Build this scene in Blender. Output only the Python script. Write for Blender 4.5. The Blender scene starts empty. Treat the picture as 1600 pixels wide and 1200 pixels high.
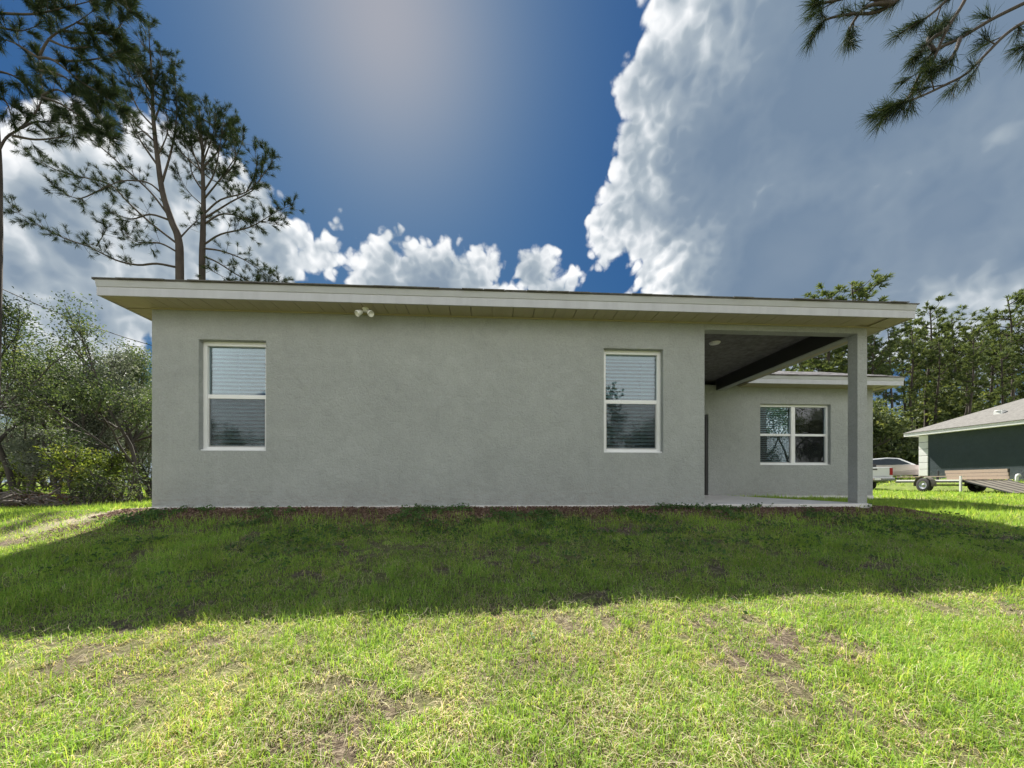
import bpy, bmesh, math, random
import numpy as np
from mathutils import Vector, Matrix

# ------------------------------------------------------------------ camera, world, sun, exposure
SC = bpy.context.scene
COL = SC.collection
F, HZ, YAW = 575.6, 754.1, 0.0589          # focal length and horizon in photo pixels, heading
CAM = np.array([4.84, -5.569, 0.359])
FWD = np.array([math.sin(YAW), math.cos(YAW), 0.0])
RGT = np.array([math.cos(YAW), -math.sin(YAW), 0.0])
UP = np.array([0, 0, 1.0])

cam_d = bpy.data.cameras.new('camera')
cam = bpy.data.objects.new('camera', cam_d); COL.objects.link(cam)
cam.location = CAM; cam.rotation_euler = (math.pi/2, 0, -YAW)
cam_d.sensor_width = 36; cam_d.lens = 36*F/1600; cam_d.shift_y = (HZ-600)/1600
cam_d.clip_start = 0.05; cam_d.clip_end = 3000
SC.camera = cam

SUN_EL, SUN_AZ = math.radians(51.5), math.radians(-15.8)   # azimuth from +y towards +x
SUN_V = Vector((math.sin(SUN_AZ)*math.cos(SUN_EL), math.cos(SUN_AZ)*math.cos(SUN_EL), math.sin(SUN_EL)))
sun_d = bpy.data.lights.new('sun', 'SUN'); sun_d.energy = 3.0; sun_d.angle = math.radians(0.55); sun_d.color = (1.0, 0.95, 0.86)
sun = bpy.data.objects.new('sun', sun_d); COL.objects.link(sun)
sun.rotation_euler = (-SUN_V).to_track_quat('-Z', 'Y').to_euler(); sun.location = (-10, 30, 45)

SC.view_settings.view_transform = 'Standard'; SC.view_settings.look = 'None'
SC.view_settings.exposure = 2.05; SC.view_settings.gamma = 1.0
SC.cycles.max_bounces = 8; SC.cycles.diffuse_bounces = 4; SC.cycles.glossy_bounces = 4
SC.cycles.transmission_bounces = 6; SC.cycles.transparent_max_bounces = 12
SC.cycles.use_denoising = True
try: SC.cycles.denoiser = 'OPENIMAGEDENOISE'
except Exception: pass
SC.cycles.sample_clamp_indirect = 6.0

def pdir(px, py):                    # direction of a photo pixel in world space
    v = FWD + RGT*(px-800)/F + UP*(HZ-py)/F
    return v/np.linalg.norm(v)
def W(px, py, yc):                   # world point at a photo pixel and a depth in metres
    return CAM + yc*(FWD + RGT*(px-800)/F + UP*(HZ-py)/F)
def CF(xc, yc, z):                   # world point from sideways / depth metres and absolute height
    p = CAM + xc*RGT + yc*FWD
    return np.array([p[0], p[1], z])

# ---- node helpers
class NT:
    def __init__(s, tree): s.t = tree; s.n = tree.nodes; s.l = tree.links
    def new(s, ty, **kw):
        n = s.n.new(ty)
        for k, v in kw.items(): setattr(n, k, v)
        return n
    def put(s, sock, v):
        if isinstance(v, bpy.types.NodeSocket): s.l.new(v, sock)
        else:
            if sock.type == 'RGBA' and hasattr(v, '__len__') and len(v) == 3: v = (*v, 1)
            sock.default_value = v
    def math(s, op, a, b=None, c=None, clamp=False):
        n = s.new('ShaderNodeMath', operation=op, use_clamp=clamp)
        s.put(n.inputs[0], a)
        if b is not None: s.put(n.inputs[1], b)
        if c is not None: s.put(n.inputs[2], c)
        return n.outputs[0]
    def vmath(s, op, a, b=None, scale=None):
        n = s.new('ShaderNodeVectorMath', operation=op)
        s.put(n.inputs[0], a)
        if b is not None: s.put(n.inputs[1], b)
        if scale is not None: s.put(n.inputs['Scale'], scale)
        return n.outputs['Value'] if op in ('LENGTH', 'DISTANCE', 'DOT_PRODUCT') else n.outputs[0]
    def noise(s, vec, scale, detail=4, rough=0.5, dist=0.0, out='Fac'):
        n = s.new('ShaderNodeTexNoise'); n.inputs['Scale'].default_value = scale
        n.inputs['Detail'].default_value = detail; n.inputs['Roughness'].default_value = rough
        n.inputs['Distortion'].default_value = dist
        if vec is not None: s.l.new(vec, n.inputs['Vector'])
        return n.outputs[out]
    def ramp(s, fac, stops, interp='LINEAR'):
        n = s.new('ShaderNodeValToRGB'); e = n.color_ramp.elements; n.color_ramp.interpolation = interp
        while len(e) < len(stops): e.new(0.5)
        for i, (p, c) in enumerate(stops):
            e[i].position = p; e[i].color = (*c, 1) if hasattr(c, '__len__') else (c, c, c, 1)
        s.put(n.inputs[0], fac); return n.outputs[0]
    def mix(s, fac, a, b, mode='MIX'):
        n = s.new('ShaderNodeMix', data_type='RGBA', blend_type=mode)
        s.put(n.inputs[0], fac); s.put(n.inputs[6], a); s.put(n.inputs[7], b); return n.outputs[2]
    def maprange(s, v, a, b, c, d, interp='LINEAR'):
        n = s.new('ShaderNodeMapRange', interpolation_type=interp, clamp=True)
        for i, q in enumerate((v, a, b, c, d)): s.put(n.inputs[i], q)
        return n.outputs[0]

world = bpy.data.worlds.new('World'); SC.world = world; world.use_nodes = True
def build_world():
    T = NT(world.node_tree)
    for n in list(T.n): T.n.remove(n)
    out = T.new('ShaderNodeOutputWorld'); bg = T.new('ShaderNodeBackground')
    T.l.new(bg.outputs[0], out.inputs[0]); bg.inputs[1].default_value = 0.1
    sky = T.new('ShaderNodeTexSky', sky_type='NISHITA')
    sky.sun_disc = False; sky.sun_elevation = SUN_EL; sky.sun_rotation = SUN_AZ
    sky.altitude = 20; sky.air_density = 1.0; sky.dust_density = 0.8; sky.ozone_density = 3.0
    d = T.vmath('NORMALIZE', T.new('ShaderNodeTexCoord').outputs['Generated'])
    # Florida haze: the blue saturates away from the sun, the glow round it goes milky
    sp = T.new('ShaderNodeSeparateColor'); T.l.new(sky.outputs[0], sp.inputs[0]); cb = T.new('ShaderNodeCombineColor')
    for i, (g_, k_) in enumerate(((1.5, .0245), (1.0, .089), (.5, .325))): T.l.new(T.math('MULTIPLY', T.math('POWER', sp.outputs[i], g_), k_), cb.inputs[i])
    elev = T.new('ShaderNodeSeparateXYZ'); T.l.new(d, elev.inputs[0])
    skyc = T.mix(T.maprange(elev.outputs[2], 0.24, 0.0, 0.0, 0.85, 'SMOOTHSTEP'), cb.outputs[0], (1.05, 1.25, 1.45))
    # cumulus masses as soft unions of puffs round fixed directions of the sky
    puffs = [(1750,-250,640),(1400,60,390),(1250,-260,330),(1130,250,190),(1230,420,235),(1010,320,84),(1050,120,92),(1055,0,70),(950,384,30),(1015,440,40),
             (1480,330,240),(1560,500,120),(1440,470,90),(1750,300,330),(1830,80,400),
             (60,330,95),(150,285,85),(120,400,95),(220,300,80),(240,390,85),(320,300,78),(330,400,80),(395,335,72),(430,385,70),(40,430,105),(140,490,110),(-40,300,90),(490,385,50),(-20,540,130),(250,470,90),(380,450,80),
             (600,405,42),(648,425,46),(700,432,45),(752,440,42),(600,450,50),(838,436,38),(876,458,32),(690,470,70),(770,462,40),(530,327,9)]
    fld = None
    for (px, py, r) in puffs:
        c = pdir(px, py); r1 = np.linalg.norm(pdir(px+r, py)-c); r2 = np.linalg.norm(pdir(px, py+r)-c); rr = float((r1*r2)**.5)
        s = T.math('SUBTRACT', rr, T.vmath('DISTANCE', d, tuple(c)))
        fld = s if fld is None else T.math('SMOOTH_MAX', fld, s, 0.03)
    # the rest of the sky, out of view, carries broken cloud of the same kind, brightened below as fill light
    side = T.maprange(T.vmath('DOT_PRODUCT', d, tuple(pdir(800, 420))), 0.30, 0.02, 0.0, 1.0, 'SMOOTHSTEP')
    other = T.math('MULTIPLY', T.math('SUBTRACT', T.noise(d, 1.7, 3, 0.5), 0.38), 0.9)
    other = T.math('SUBTRACT', other, T.math('MULTIPLY', T.math('SUBTRACT', 1.0, side), 1.5))
    fld = T.math('MAXIMUM', fld, other)
    def puffs_at(v, det):
        n1 = T.noise(v, 6.0, det, 0.58); b_ = T.math('MULTIPLY', T.math('SUBTRACT', n1, 0.5), 0.15)
        for sc_, am in ((10, .050), (22, .040), (48, .022)):
            bl = T.math('ABSOLUTE', T.math('MULTIPLY_ADD', T.noise(v, sc_, 0.0), 2.0, -1.0))
            b_ = T.math('ADD', b_, T.math('MULTIPLY', T.math('SUBTRACT', bl, 0.2), am))
        return b_
    bump = puffs_at(d, 6)
    mask = T.maprange(T.math('ADD', fld, bump), 0.0, 0.020, 0.0, 1.0, 'SMOOTHSTEP')
    # light: each puff is bright on its sunward side; thick bellies go grey
    toward = T.vmath('ADD', d, tuple(SUN_V*0.016))
    relief = T.math('SUBTRACT', bump, puffs_at(toward, 3))
    soft = T.noise(d, 3.0, 4, 0.55)
    thick = T.math('ADD', T.math('ADD', fld, T.math('MULTIPLY', bump, 0.45)), T.math('MULTIPLY', T.math('SUBTRACT', soft, 0.5), 0.08))
    thick = T.math('SUBTRACT', thick, T.math('MULTIPLY', relief, T.maprange(fld, 0.02, 0.30, 1.5, 0.35)))
    colr = T.ramp(T.maprange(thick, -0.04, 0.36, 0.0, 1.0), [(0.0, (1.0, 0.99, 0.97)), (0.10, (.88, .89, .90)), (0.165, (.60, .64, .675)), (0.235, (.35, .41, .465)), (0.34, (.205, .27, .35)), (0.52, (.155, .22, .31)), (1.0, (.18, .245, .33))])
    colr = T.mix(T.maprange(soft, 0.46, 0.70, 0.0, 0.30), colr, (.30, .355, .415))
    # front-lit cloud out of view is pushed past white to fill the shade; cloud towards the sun shows its grey belly
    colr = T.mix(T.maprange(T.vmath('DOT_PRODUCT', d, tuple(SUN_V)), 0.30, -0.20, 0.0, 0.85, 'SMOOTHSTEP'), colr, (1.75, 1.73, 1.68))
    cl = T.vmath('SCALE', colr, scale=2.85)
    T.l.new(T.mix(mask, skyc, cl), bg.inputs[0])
build_world()
world.cycles.sampling_method = 'MANUAL'; world.cycles.sample_map_resolution = 512

# ------------------------------------------------------------------ helpers: meshes, things
class MB:
    def __init__(s): s.V = []; s.Fq = []; s.Ft = []; s.n = 0; s.a = []
    def add(s, v, quads=None, tris=None, attr=None):
        v = np.asarray(v, float).reshape(-1, 3)
        if quads is not None and len(quads): s.Fq.append(np.asarray(quads, int).reshape(-1, 4)+s.n)
        if tris is not None and len(tris): s.Ft.append(np.asarray(tris, int).reshape(-1, 3)+s.n)
        s.V.append(v); s.n += len(v)
        s.a.append(np.zeros(len(v)) if attr is None else np.asarray(attr, float).reshape(-1))
        return s
    def box(s, x0, x1, y0, y1, z0, z1):
        v = [(x, y, z) for x in (x0, x1) for y in (y0, y1) for z in (z0, z1)]
        return s.add(v, [(0,1,3,2),(4,6,7,5),(0,4,5,1),(2,3,7,6),(0,2,6,4),(1,5,7,3)])
    def obox(s, c, ax, ay, az, hx, hy, hz):       # oriented box
        c, ax, ay, az = (np.asarray(q, float) for q in (c, ax, ay, az))
        v = [c+i*hx*ax+j*hy*ay+k*hz*az for i in (-1, 1) for j in (-1, 1) for k in (-1, 1)]
        return s.add(v, [(0,1,3,2),(4,6,7,5),(0,4,5,1),(2,3,7,6),(0,2,6,4),(1,5,7,3)])
    def tube(s, pts, rad, n=6, cap=True):
        pts = np.asarray(pts, float); m = len(pts)
        rad = np.broadcast_to(np.asarray(rad, float), (m,))
        t = np.gradient(pts, axis=0); t /= np.linalg.norm(t, axis=1)[:, None]+1e-9
        ref = np.array([0, 0, 1.]) if abs(t[0][2]) < .9 else np.array([1., 0, 0])
        u = np.cross(t, ref); u /= np.linalg.norm(u, axis=1)[:, None]+1e-9
        for i in range(1, m):
            if (u[i]*u[i-1]).sum() < 0: u[i] = -u[i]
        w = np.cross(t, u); a = np.arange(n)*2*math.pi/n
        v = pts[:, None]+rad[:, None, None]*(np.cos(a)[None, :, None]*u[:, None]+np.sin(a)[None, :, None]*w[:, None])
        q = [(i*n+j, i*n+(j+1) % n, (i+1)*n+(j+1) % n, (i+1)*n+j) for i in range(m-1) for j in range(n)]
        v = v.reshape(-1, 3); tr = []
        if cap:
            v = np.vstack([v, pts[0], pts[-1]])
            tr = [(m*n, (j+1) % n, j) for j in range(n)]+[(m*n+1, (m-1)*n+j, (m-1)*n+(j+1) % n) for j in range(n)]
        return s.add(v, q, tr)
    def cyl(s, p0, p1, r0, r1=None, n=20): return s.tube([p0, p1], [r0, r0 if r1 is None else r1], n)
    def lathe(s, o, axis, prof, n=20):            # profile of (distance along axis, radius)
        o = np.asarray(o, float); ax = np.asarray(axis, float); ax /= np.linalg.norm(ax)
        u = np.cross(ax, (0, 0, 1) if abs(ax[2]) < .9 else (1, 0, 0)); u /= np.linalg.norm(u); w = np.cross(ax, u)
        a = np.arange(n)*2*math.pi/n; v = []
        for (h, r) in prof: v.append(o+ax*h+r*(np.cos(a)[:, None]*u+np.sin(a)[:, None]*w))
        m = len(prof)
        q = [(i*n+j, i*n+(j+1) % n, (i+1)*n+(j+1) % n, (i+1)*n+j) for i in range(m-1) for j in range(n)]
        return s.add(np.vstack(v), q)
    def prism(s, poly, dvec):                     # closed polygon pushed along a vector
        p = np.asarray(poly, float); n = len(p); v = np.vstack([p, p+np.asarray(dvec, float)])
        q = [(i, (i+1) % n, n+(i+1) % n, n+i) for i in range(n)]
        t = [(0, i+1, i) for i in range(1, n-1)]+[(n, n+i, n+i+1) for i in range(1, n-1)]
        return s.add(v, q, t)
    def mesh(s, name, mat, smooth=False, attr=False):
        me = bpy.data.meshes.new(name)
        V = np.vstack(s.V); q = np.vstack(s.Fq) if s.Fq else np.zeros((0, 4), int); t = np.vstack(s.Ft) if s.Ft else np.zeros((0, 3), int)
        me.vertices.add(len(V)); me.vertices.foreach_set('co', V.ravel())
        nl = q.size+t.size; me.loops.add(nl); me.loops.foreach_set('vertex_index', np.concatenate([q.ravel(), t.ravel()]).astype(np.int32))
        npoly = len(q)+len(t); me.polygons.add(npoly)
        st = np.concatenate([np.arange(len(q))*4, q.size+np.arange(len(t))*3]).astype(np.int32)
        me.polygons.foreach_set('loop_start', st)
        me.polygons.foreach_set('use_smooth', np.full(npoly, bool(smooth)))
        if attr:
            at = me.attributes.new('rnd', 'FLOAT', 'POINT'); at.data.foreach_set('value', np.concatenate(s.a).astype(np.float32))
        me.update(calc_edges=True)
        me.materials.append(mat)
        return me
    def build(s, name, mat, parent=None, smooth=False, attr=False, bevel=0, label=None):
        me = s.mesh(name, mat, smooth, attr)
        if not attr and s.n < 60000:
            bm = bmesh.new(); bm.from_mesh(me); bmesh.ops.recalc_face_normals(bm, faces=bm.faces); bm.to_mesh(me); bm.free()
        o = bpy.data.objects.new(name, me); COL.objects.link(o)
        if parent is not None: o.parent = parent
        if bevel:
            b = o.modifiers.new('bevel', 'BEVEL'); b.width = bevel; b.segments = 2; b.limit_method = 'ANGLE'; b.angle_limit = math.radians(40)
        if label: o['label'] = label
        return o

def tag(o, label=None, cat=None, group=None, kind=None):
    for k, v in (('label', label), ('category', cat), ('group', group), ('kind', kind)):
        if v: o[k] = v
    return o
def thing(name, loc, label, cat, group=None, rz=0):
    o = bpy.data.objects.new(name, None); COL.objects.link(o); o.location = loc; o.rotation_euler = (0, 0, rz)
    o.empty_display_size = .2
    return tag(o, label, cat, group)
def shared(name, me, parent, loc=(0, 0, 0), rot=(0, 0, 0), sc=(1, 1, 1)):
    o = bpy.data.objects.new(name, me); COL.objects.link(o); o.parent = parent
    o.location = loc; o.rotation_euler = rot; o.scale = sc; return o

_rt = np.random.RandomState(5).rand(256, 256)
def vnoise(x, y, sc=1.0, off=0):
    x = np.asarray(x, float)*sc+off*17.3+500; y = np.asarray(y, float)*sc+off*7.7+500
    xi = np.floor(x).astype(int); yi = np.floor(y).astype(int); fx = x-xi; fy = y-yi
    fx = fx*fx*(3-2*fx); fy = fy*fy*(3-2*fy); g = lambda a, b: _rt[a % 256, b % 256]
    return (g(xi, yi)*(1-fx)+g(xi+1, yi)*fx)*(1-fy)+(g(xi, yi+1)*(1-fx)+g(xi+1, yi+1)*fx)*fy
def sstep(a, b, x):
    t = np.clip((np.asarray(x, float)-a)/(b-a), 0, 1); return t*t*(3-2*t)

def zg(x, y):                                    # height of the ground
    x = np.asarray(x, float); y = np.asarray(y, float)
    s = 0.176-0.0062*np.clip(x-1.5, -2, 9)
    yy = np.clip(-y, 0, None); front = s*np.minimum(yy, 9)*(1-0.10*np.exp(-yy*1.5))
    left = 0.30*sstep(0.6, -7, x)*sstep(14, 2, np.abs(y-1)*1.0)
    right = 0.17*sstep(10.6, 12.6, x)*sstep(4, -1.5, y)+0.08*sstep(11, 16, x)
    rise = 0.78*sstep(28.2, 31.6, x)*sstep(5, 14, y)
    bump = 0.035*(vnoise(x, y, .9, 3)-.5)+0.02*(vnoise(x, y, 2.7, 4)-.5)
    house = sstep(-0.5, 0.2, y)*sstep(-.5, .3, x)*sstep(15.6, 15.0, x)*sstep(13, 12, y)
    return -front-left-right+rise+bump*(1-house*.9)-0.015

# ------------------------------------------------------------------ materials
def mat(name):
    m = bpy.data.materials.new(name); m.use_nodes = True; T = NT(m.node_tree)
    for n in list(T.n): T.n.remove(n)
    out = T.new('ShaderNodeOutputMaterial'); return m, T, out
def pbr(name, col, rough=.6, metal=0.0, var=0.12, vscale=3.0, bump=0.0, bscale=60, spec=0.5, coat=0.0, stretch=None):
    m, T, out = mat(name); p = T.new('ShaderNodeBsdfPrincipled'); T.l.new(p.outputs[0], out.inputs[0])
    tc = T.new('ShaderNodeTexCoord').outputs['Object']
    if stretch:
        mp = T.new('ShaderNodeMapping'); mp.inputs['Scale'].default_value = stretch; T.l.new(tc, mp.inputs[0]); tc = mp.outputs[0]
    n = T.noise(tc, vscale, 5, .6)
    c = T.mix(1.0, (*col, 1), T.ramp(n, [(.25, 1-var), (.75, 1+var)]), 'MULTIPLY')
    T.l.new(c, p.inputs['Base Color'])
    p.inputs['Roughness'].default_value = rough; p.inputs['Metallic'].default_value = metal
    p.inputs['Specular IOR Level'].default_value = spec; p.inputs['Coat Weight'].default_value = coat
    if bump:
        b = T.new('ShaderNodeBump'); b.inputs['Strength'].default_value = bump; b.inputs['Distance'].default_value = .01
        T.l.new(T.noise(tc, bscale, 4, .6), b.inputs['Height']); T.l.new(b.outputs[0], p.inputs['Normal'])
    return m

def stucco(name, col):
    m, T, out = mat(name); p = T.new('ShaderNodeBsdfPrincipled'); T.l.new(p.outputs[0], out.inputs[0])
    tc = T.new('ShaderNodeTexCoord').outputs['Object']
    big = T.noise(tc, .8, 4, .6); mid = T.noise(tc, 5, 5, .65, .6); fine = T.noise(tc, 42, 4, .7)
    v = T.math('ADD', T.math('MULTIPLY', big, .16), T.math('ADD', T.math('MULTIPLY', mid, .18), T.math('MULTIPLY', fine, .25)))
    c = T.mix(1.0, (*col, 1), T.ramp(v, [(.16, .72), (.42, 1.22)]), 'MULTIPLY')
    # trowel scuffs and splashed, paler strip with its own ragged outline at the foot of the wall
    sep = T.new('ShaderNodeSeparateXYZ'); T.l.new(tc, sep.inputs[0])
    st = T.new('ShaderNodeMapping'); st.inputs['Scale'].default_value = (1, 1, 4); T.l.new(tc, st.inputs[0])
    foot = T.math('ADD', sep.outputs[2], T.math('MULTIPLY', T.math('SUBTRACT', T.noise(tc, 4.5, 6, .65), .5), -.16))
    c = T.mix(T.maprange(foot, .05, -.01, 0, .55), c, tuple(1.4*q for q in col))
    spl = T.math('MULTIPLY', T.maprange(foot, .45, .02, 0, 1), T.maprange(T.noise(st.outputs[0], 6, 6, .7), .48, .70, 0, .5))
    c = T.mix(spl, c, (.26, .22, .17))
    scuff = T.maprange(T.noise(st.outputs[0], 3.3, 8, .75, 1.2), .62, .72, 0, .34)
    c = T.mix(scuff, c, tuple(.45*q for q in col))
    # faint rain runs, long and narrow, and pale patches where the coat was reworked
    run_ = T.new('ShaderNodeMapping'); run_.inputs['Scale'].default_value = (7, 7, .35); T.l.new(tc, run_.inputs[0])
    c = T.mix(T.maprange(T.noise(run_.outputs[0], 1.6, 5, .7), .56, .74, 0, .16), c, tuple(.55*q for q in col))
    c = T.mix(T.maprange(T.noise(tc, 1.7, 3, .5, 1.5), .60, .64, 0, .12), c, tuple(1.3*q for q in col))
    T.l.new(c, p.inputs['Base Color']); p.inputs['Roughness'].default_value = .92; p.inputs['Specular IOR Level'].default_value = .2
    b = T.new('ShaderNodeBump'); b.inputs['Strength'].default_value = 1.0; b.inputs['Distance'].default_value = .014
    h = T.math('ADD', T.noise(tc, 48, 4, .7), T.math('MULTIPLY', T.noise(tc, 13, 5, .65, .8), 1.5))
    T.l.new(h, b.inputs['Height']); T.l.new(b.outputs[0], p.inputs['Normal'])
    return m

def leafmat(name, cols, trans=.45, gloss=.0, wscale=.8, warm=None, tcol=None):
    # cols: ramp stops over the per-leaf random value
    m, T, out = mat(name)
    a = T.new('ShaderNodeAttribute', attribute_name='rnd').outputs['Fac']
    pos = T.new('ShaderNodeNewGeometry').outputs['Position']
    c = T.ramp(a, cols)
    n = T.noise(pos, wscale, 4, .55)
    c = T.mix(1.0, c, T.ramp(n, [(.25, .72), (.75, 1.3)]), 'MULTIPLY')
    if warm is not None: c = T.mix(T.maprange(T.noise(pos, wscale*.6, 5, .6), .48, .68, 0, .75), c, T.mix(1.0, c, (*warm, 1), 'MULTIPLY'))
    df = T.new('ShaderNodeBsdfPrincipled'); T.l.new(c, df.inputs['Base Color']); df.inputs['Roughness'].default_value = .55 if gloss else .8
    df.inputs['Specular IOR Level'].default_value = .12+gloss
    tr = T.new('ShaderNodeBsdfTranslucent'); T.l.new(T.mix(1.0, c, tcol or (1.35, 1.25, .6), 'MULTIPLY'), tr.inputs[0])
    mx = T.new('ShaderNodeMixShader'); mx.inputs[0].default_value = trans
    T.l.new(df.outputs[0], mx.inputs[1]); T.l.new(tr.outputs[0], mx.inputs[2]); T.l.new(mx.outputs[0], out.inputs[0])
    return m

M = {}
M['stucco'] = stucco('stucco_grey', (.385, .405, .40))
M['stucco_green'] = stucco('stucco_teal', (.066, .085, .095))
M['vinyl'] = pbr('white_vinyl', (.80, .81, .82), .35, var=.04)
M['soffit'] = pbr('cream_soffit', (.39, .355, .235), .5, var=.05)
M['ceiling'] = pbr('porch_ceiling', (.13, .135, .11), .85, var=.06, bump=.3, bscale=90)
M['fascia'] = pbr('fascia_aluminium', (.48, .49, .53), .42, var=.10, vscale=1.3, stretch=(5, 5, .5))
M['drip'] = pbr('drip_edge', (.44, .455, .485), .38, var=.08)
M['shingle'] = pbr('asphalt_shingle', (.15, .145, .15), .92, var=.45, vscale=9, bump=.5, bscale=160)
M['roof_tan'] = pbr('weathered_shingle', (.15, .145, .135), .92, var=.3, vscale=7, bump=.5, bscale=120)
M['concrete'] = pbr('concrete', (.74, .72, .69), .85, var=.16, vscale=4, bump=.35, bscale=70)
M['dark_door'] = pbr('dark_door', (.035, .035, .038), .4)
M['white_paint'] = pbr('white_paint', (.82, .82, .80), .6, var=.06, bump=.15, bscale=40)
M['lamp_white'] = pbr('lamp_white', (.78, .78, .74), .4, var=.03)
M['blind'] = pbr('blind_slat', (.52, .585, .61), .5, var=.03)
M['bark'] = pbr('pine_bark', (.062, .050, .042), .95, var=.45, vscale=5, bump=.9, bscale=16, stretch=(1, 1, .35))
M['bark_grey'] = pbr('grey_bark', (.070, .062, .053), .95, var=.4, vscale=6, bump=.8, bscale=20, stretch=(1, 1, .3))
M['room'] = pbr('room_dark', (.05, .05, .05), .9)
M['car_white'] = pbr('white_car_paint', (.72, .73, .74), .25, var=.03, coat=.6)
M['car_red'] = pbr('faded_red_paint', (.66, .55, .56), .3, var=.08, coat=.4)
M['car_glass'] = pbr('car_glass', (.03, .035, .04), .06, var=.02, spec=.9)
M['rubber'] = pbr('rubber', (.025, .025, .026), .8, var=.2)
M['rim'] = pbr('steel_rim', (.45, .46, .50), .35, metal=.6, var=.1)
M['chrome'] = pbr('chrome', (.62, .63, .64), .18, metal=.9, var=.05)
M['lamp_red'] = pbr('tail_lamp_red', (.35, .03, .03), .25, var=.05)
M['plank'] = pbr('raw_plank', (.34, .275, .21), .8, var=.22, vscale=5, stretch=(1, 9, 9), bump=.3, bscale=30)
M['plank_grey'] = pbr('weathered_plank', (.30, .26, .21), .85, var=.25, vscale=5, bump=.3, bscale=30)
M['steel_black'] = pbr('black_steel', (.03, .03, .032), .5, var=.2)
M['steel_white'] = pbr('white_steel', (.70, .70, .68), .5, var=.1)
M['steel_grey'] = pbr('grey_mesh_steel', (.15, .135, .105), .7, var=.25)
M['cable'] = pbr('cable', (.04, .04, .04), .7)
M['deadwood'] = pbr('dead_wood', (.20, .175, .15), .9, var=.4, vscale=6, bump=.5, bscale=25)
M['mulch'] = leafmat('bark_mulch', [(0, (.075, .045, .034)), (.5, (.15, .092, .068)), (.85, (.25, .165, .12)), (1, (.40, .30, .23))], trans=0.0)
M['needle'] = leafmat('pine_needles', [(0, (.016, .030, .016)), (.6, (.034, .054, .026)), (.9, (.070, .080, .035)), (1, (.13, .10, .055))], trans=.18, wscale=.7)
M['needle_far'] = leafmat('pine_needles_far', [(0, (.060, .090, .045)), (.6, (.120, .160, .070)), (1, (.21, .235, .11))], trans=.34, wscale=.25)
M['leaf'] = leafmat('oak_leaves', [(0, (.042, .068, .032)), (.5, (.085, .125, .052)), (.85, (.15, .19, .078)), (1, (.23, .25, .12))], trans=.38, gloss=.25, wscale=.5, tcol=(1.15, 1.2, .62))
M['leaf_grey'] = leafmat('grey_oak_leaves', [(0, (.075, .095, .068)), (.5, (.14, .165, .125)), (.9, (.23, .25, .20)), (1, (.32, .33, .28))], trans=.35, gloss=.35, wscale=.5, tcol=(1.1, 1.15, .8))
M['leaf_lime'] = leafmat('lime_shrub_leaves', [(0, (.07, .11, .03)), (.5, (.14, .20, .05)), (.9, (.24, .29, .07)), (1, (.34, .33, .09))], trans=.5, gloss=.2, wscale=.8)
M['grass'] = leafmat('lawn_grass', [(0, (.145, .29, .060)), (.30, (.245, .425, .085)), (.52, (.36, .51, .11)), (.64, (.48, .55, .155)), (.74, (.55, .53, .29)), (.86, (.62, .56, .40)), (1, (.68, .61, .49))], trans=.46, wscale=2.6, warm=(1.14, 1.03, .95), tcol=(1.25, 1.15, .55))
M['leaf_far'] = leafmat('undergrowth_leaves', [(0, (.05, .075, .034)), (.5, (.095, .13, .052)), (1, (.19, .215, .09))], trans=.36, gloss=.2, wscale=.3)
M['weed'] = leafmat('broad_weeds', [(0, (.05, .11, .035)), (.7, (.10, .19, .06)), (1, (.16, .25, .08))], trans=.4, gloss=.2)

def ground_mat():
    m, T, out = mat('lawn_soil'); p = T.new('ShaderNodeBsdfPrincipled'); T.l.new(p.outputs[0], out.inputs[0])
    pos = T.new('ShaderNodeNewGeometry').outputs['Position']
    a = T.noise(pos, 1.3, 6, .65); b = T.noise(pos, 26, 5, .7); g = T.noise(pos, .12, 5, .6)
    c = T.ramp(b, [(.3, (.050, .038, .030)), (.52, (.14, .11, .08)), (.72, (.34, .28, .21))])
    c = T.mix(T.maprange(a, .42, .62, 0, .6), c, (.17, .20, .06))
    c = T.mix(T.maprange(T.vmath('LENGTH', pos), 14, 30, 0, .85), c, T.ramp(T.noise(pos, 3, 6, .7), [(.3, (.09, .13, .03)), (.7, (.20, .26, .06))]))
    # trodden sandy strip beside the house corner
    sep = T.new('ShaderNodeSeparateXYZ'); T.l.new(pos, sep.inputs[0])
    sx = T.math('ADD', sep.outputs[0], T.math('MULTIPLY', T.math('SUBTRACT', a, .5), 1.0))
    strip = T.math('MULTIPLY', T.maprange(T.math('ABSOLUTE', T.math('ADD', sx, .42)), .26, .06, 0, .7), T.maprange(sep.outputs[1], -1.5, -.4, 0, 1))
    strip = T.math('MULTIPLY', strip, T.maprange(sep.outputs[1], 1.6, .4, 0, 1))
    c = T.mix(strip, c, T.ramp(b, [(.3, (.38, .32, .24)), (.7, (.56, .49, .39))]))
    T.l.new(c, p.inputs['Base Color']); p.inputs['Roughness'].default_value = .95; p.inputs['Specular IOR Level'].default_value = .1
    bp = T.new('ShaderNodeBump'); bp.inputs['Strength'].default_value = .9; bp.inputs['Distance'].default_value = .03
    T.l.new(b, bp.inputs['Height']); T.l.new(bp.outputs[0], p.inputs['Normal'])
    return m
M['ground'] = ground_mat()

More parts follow.
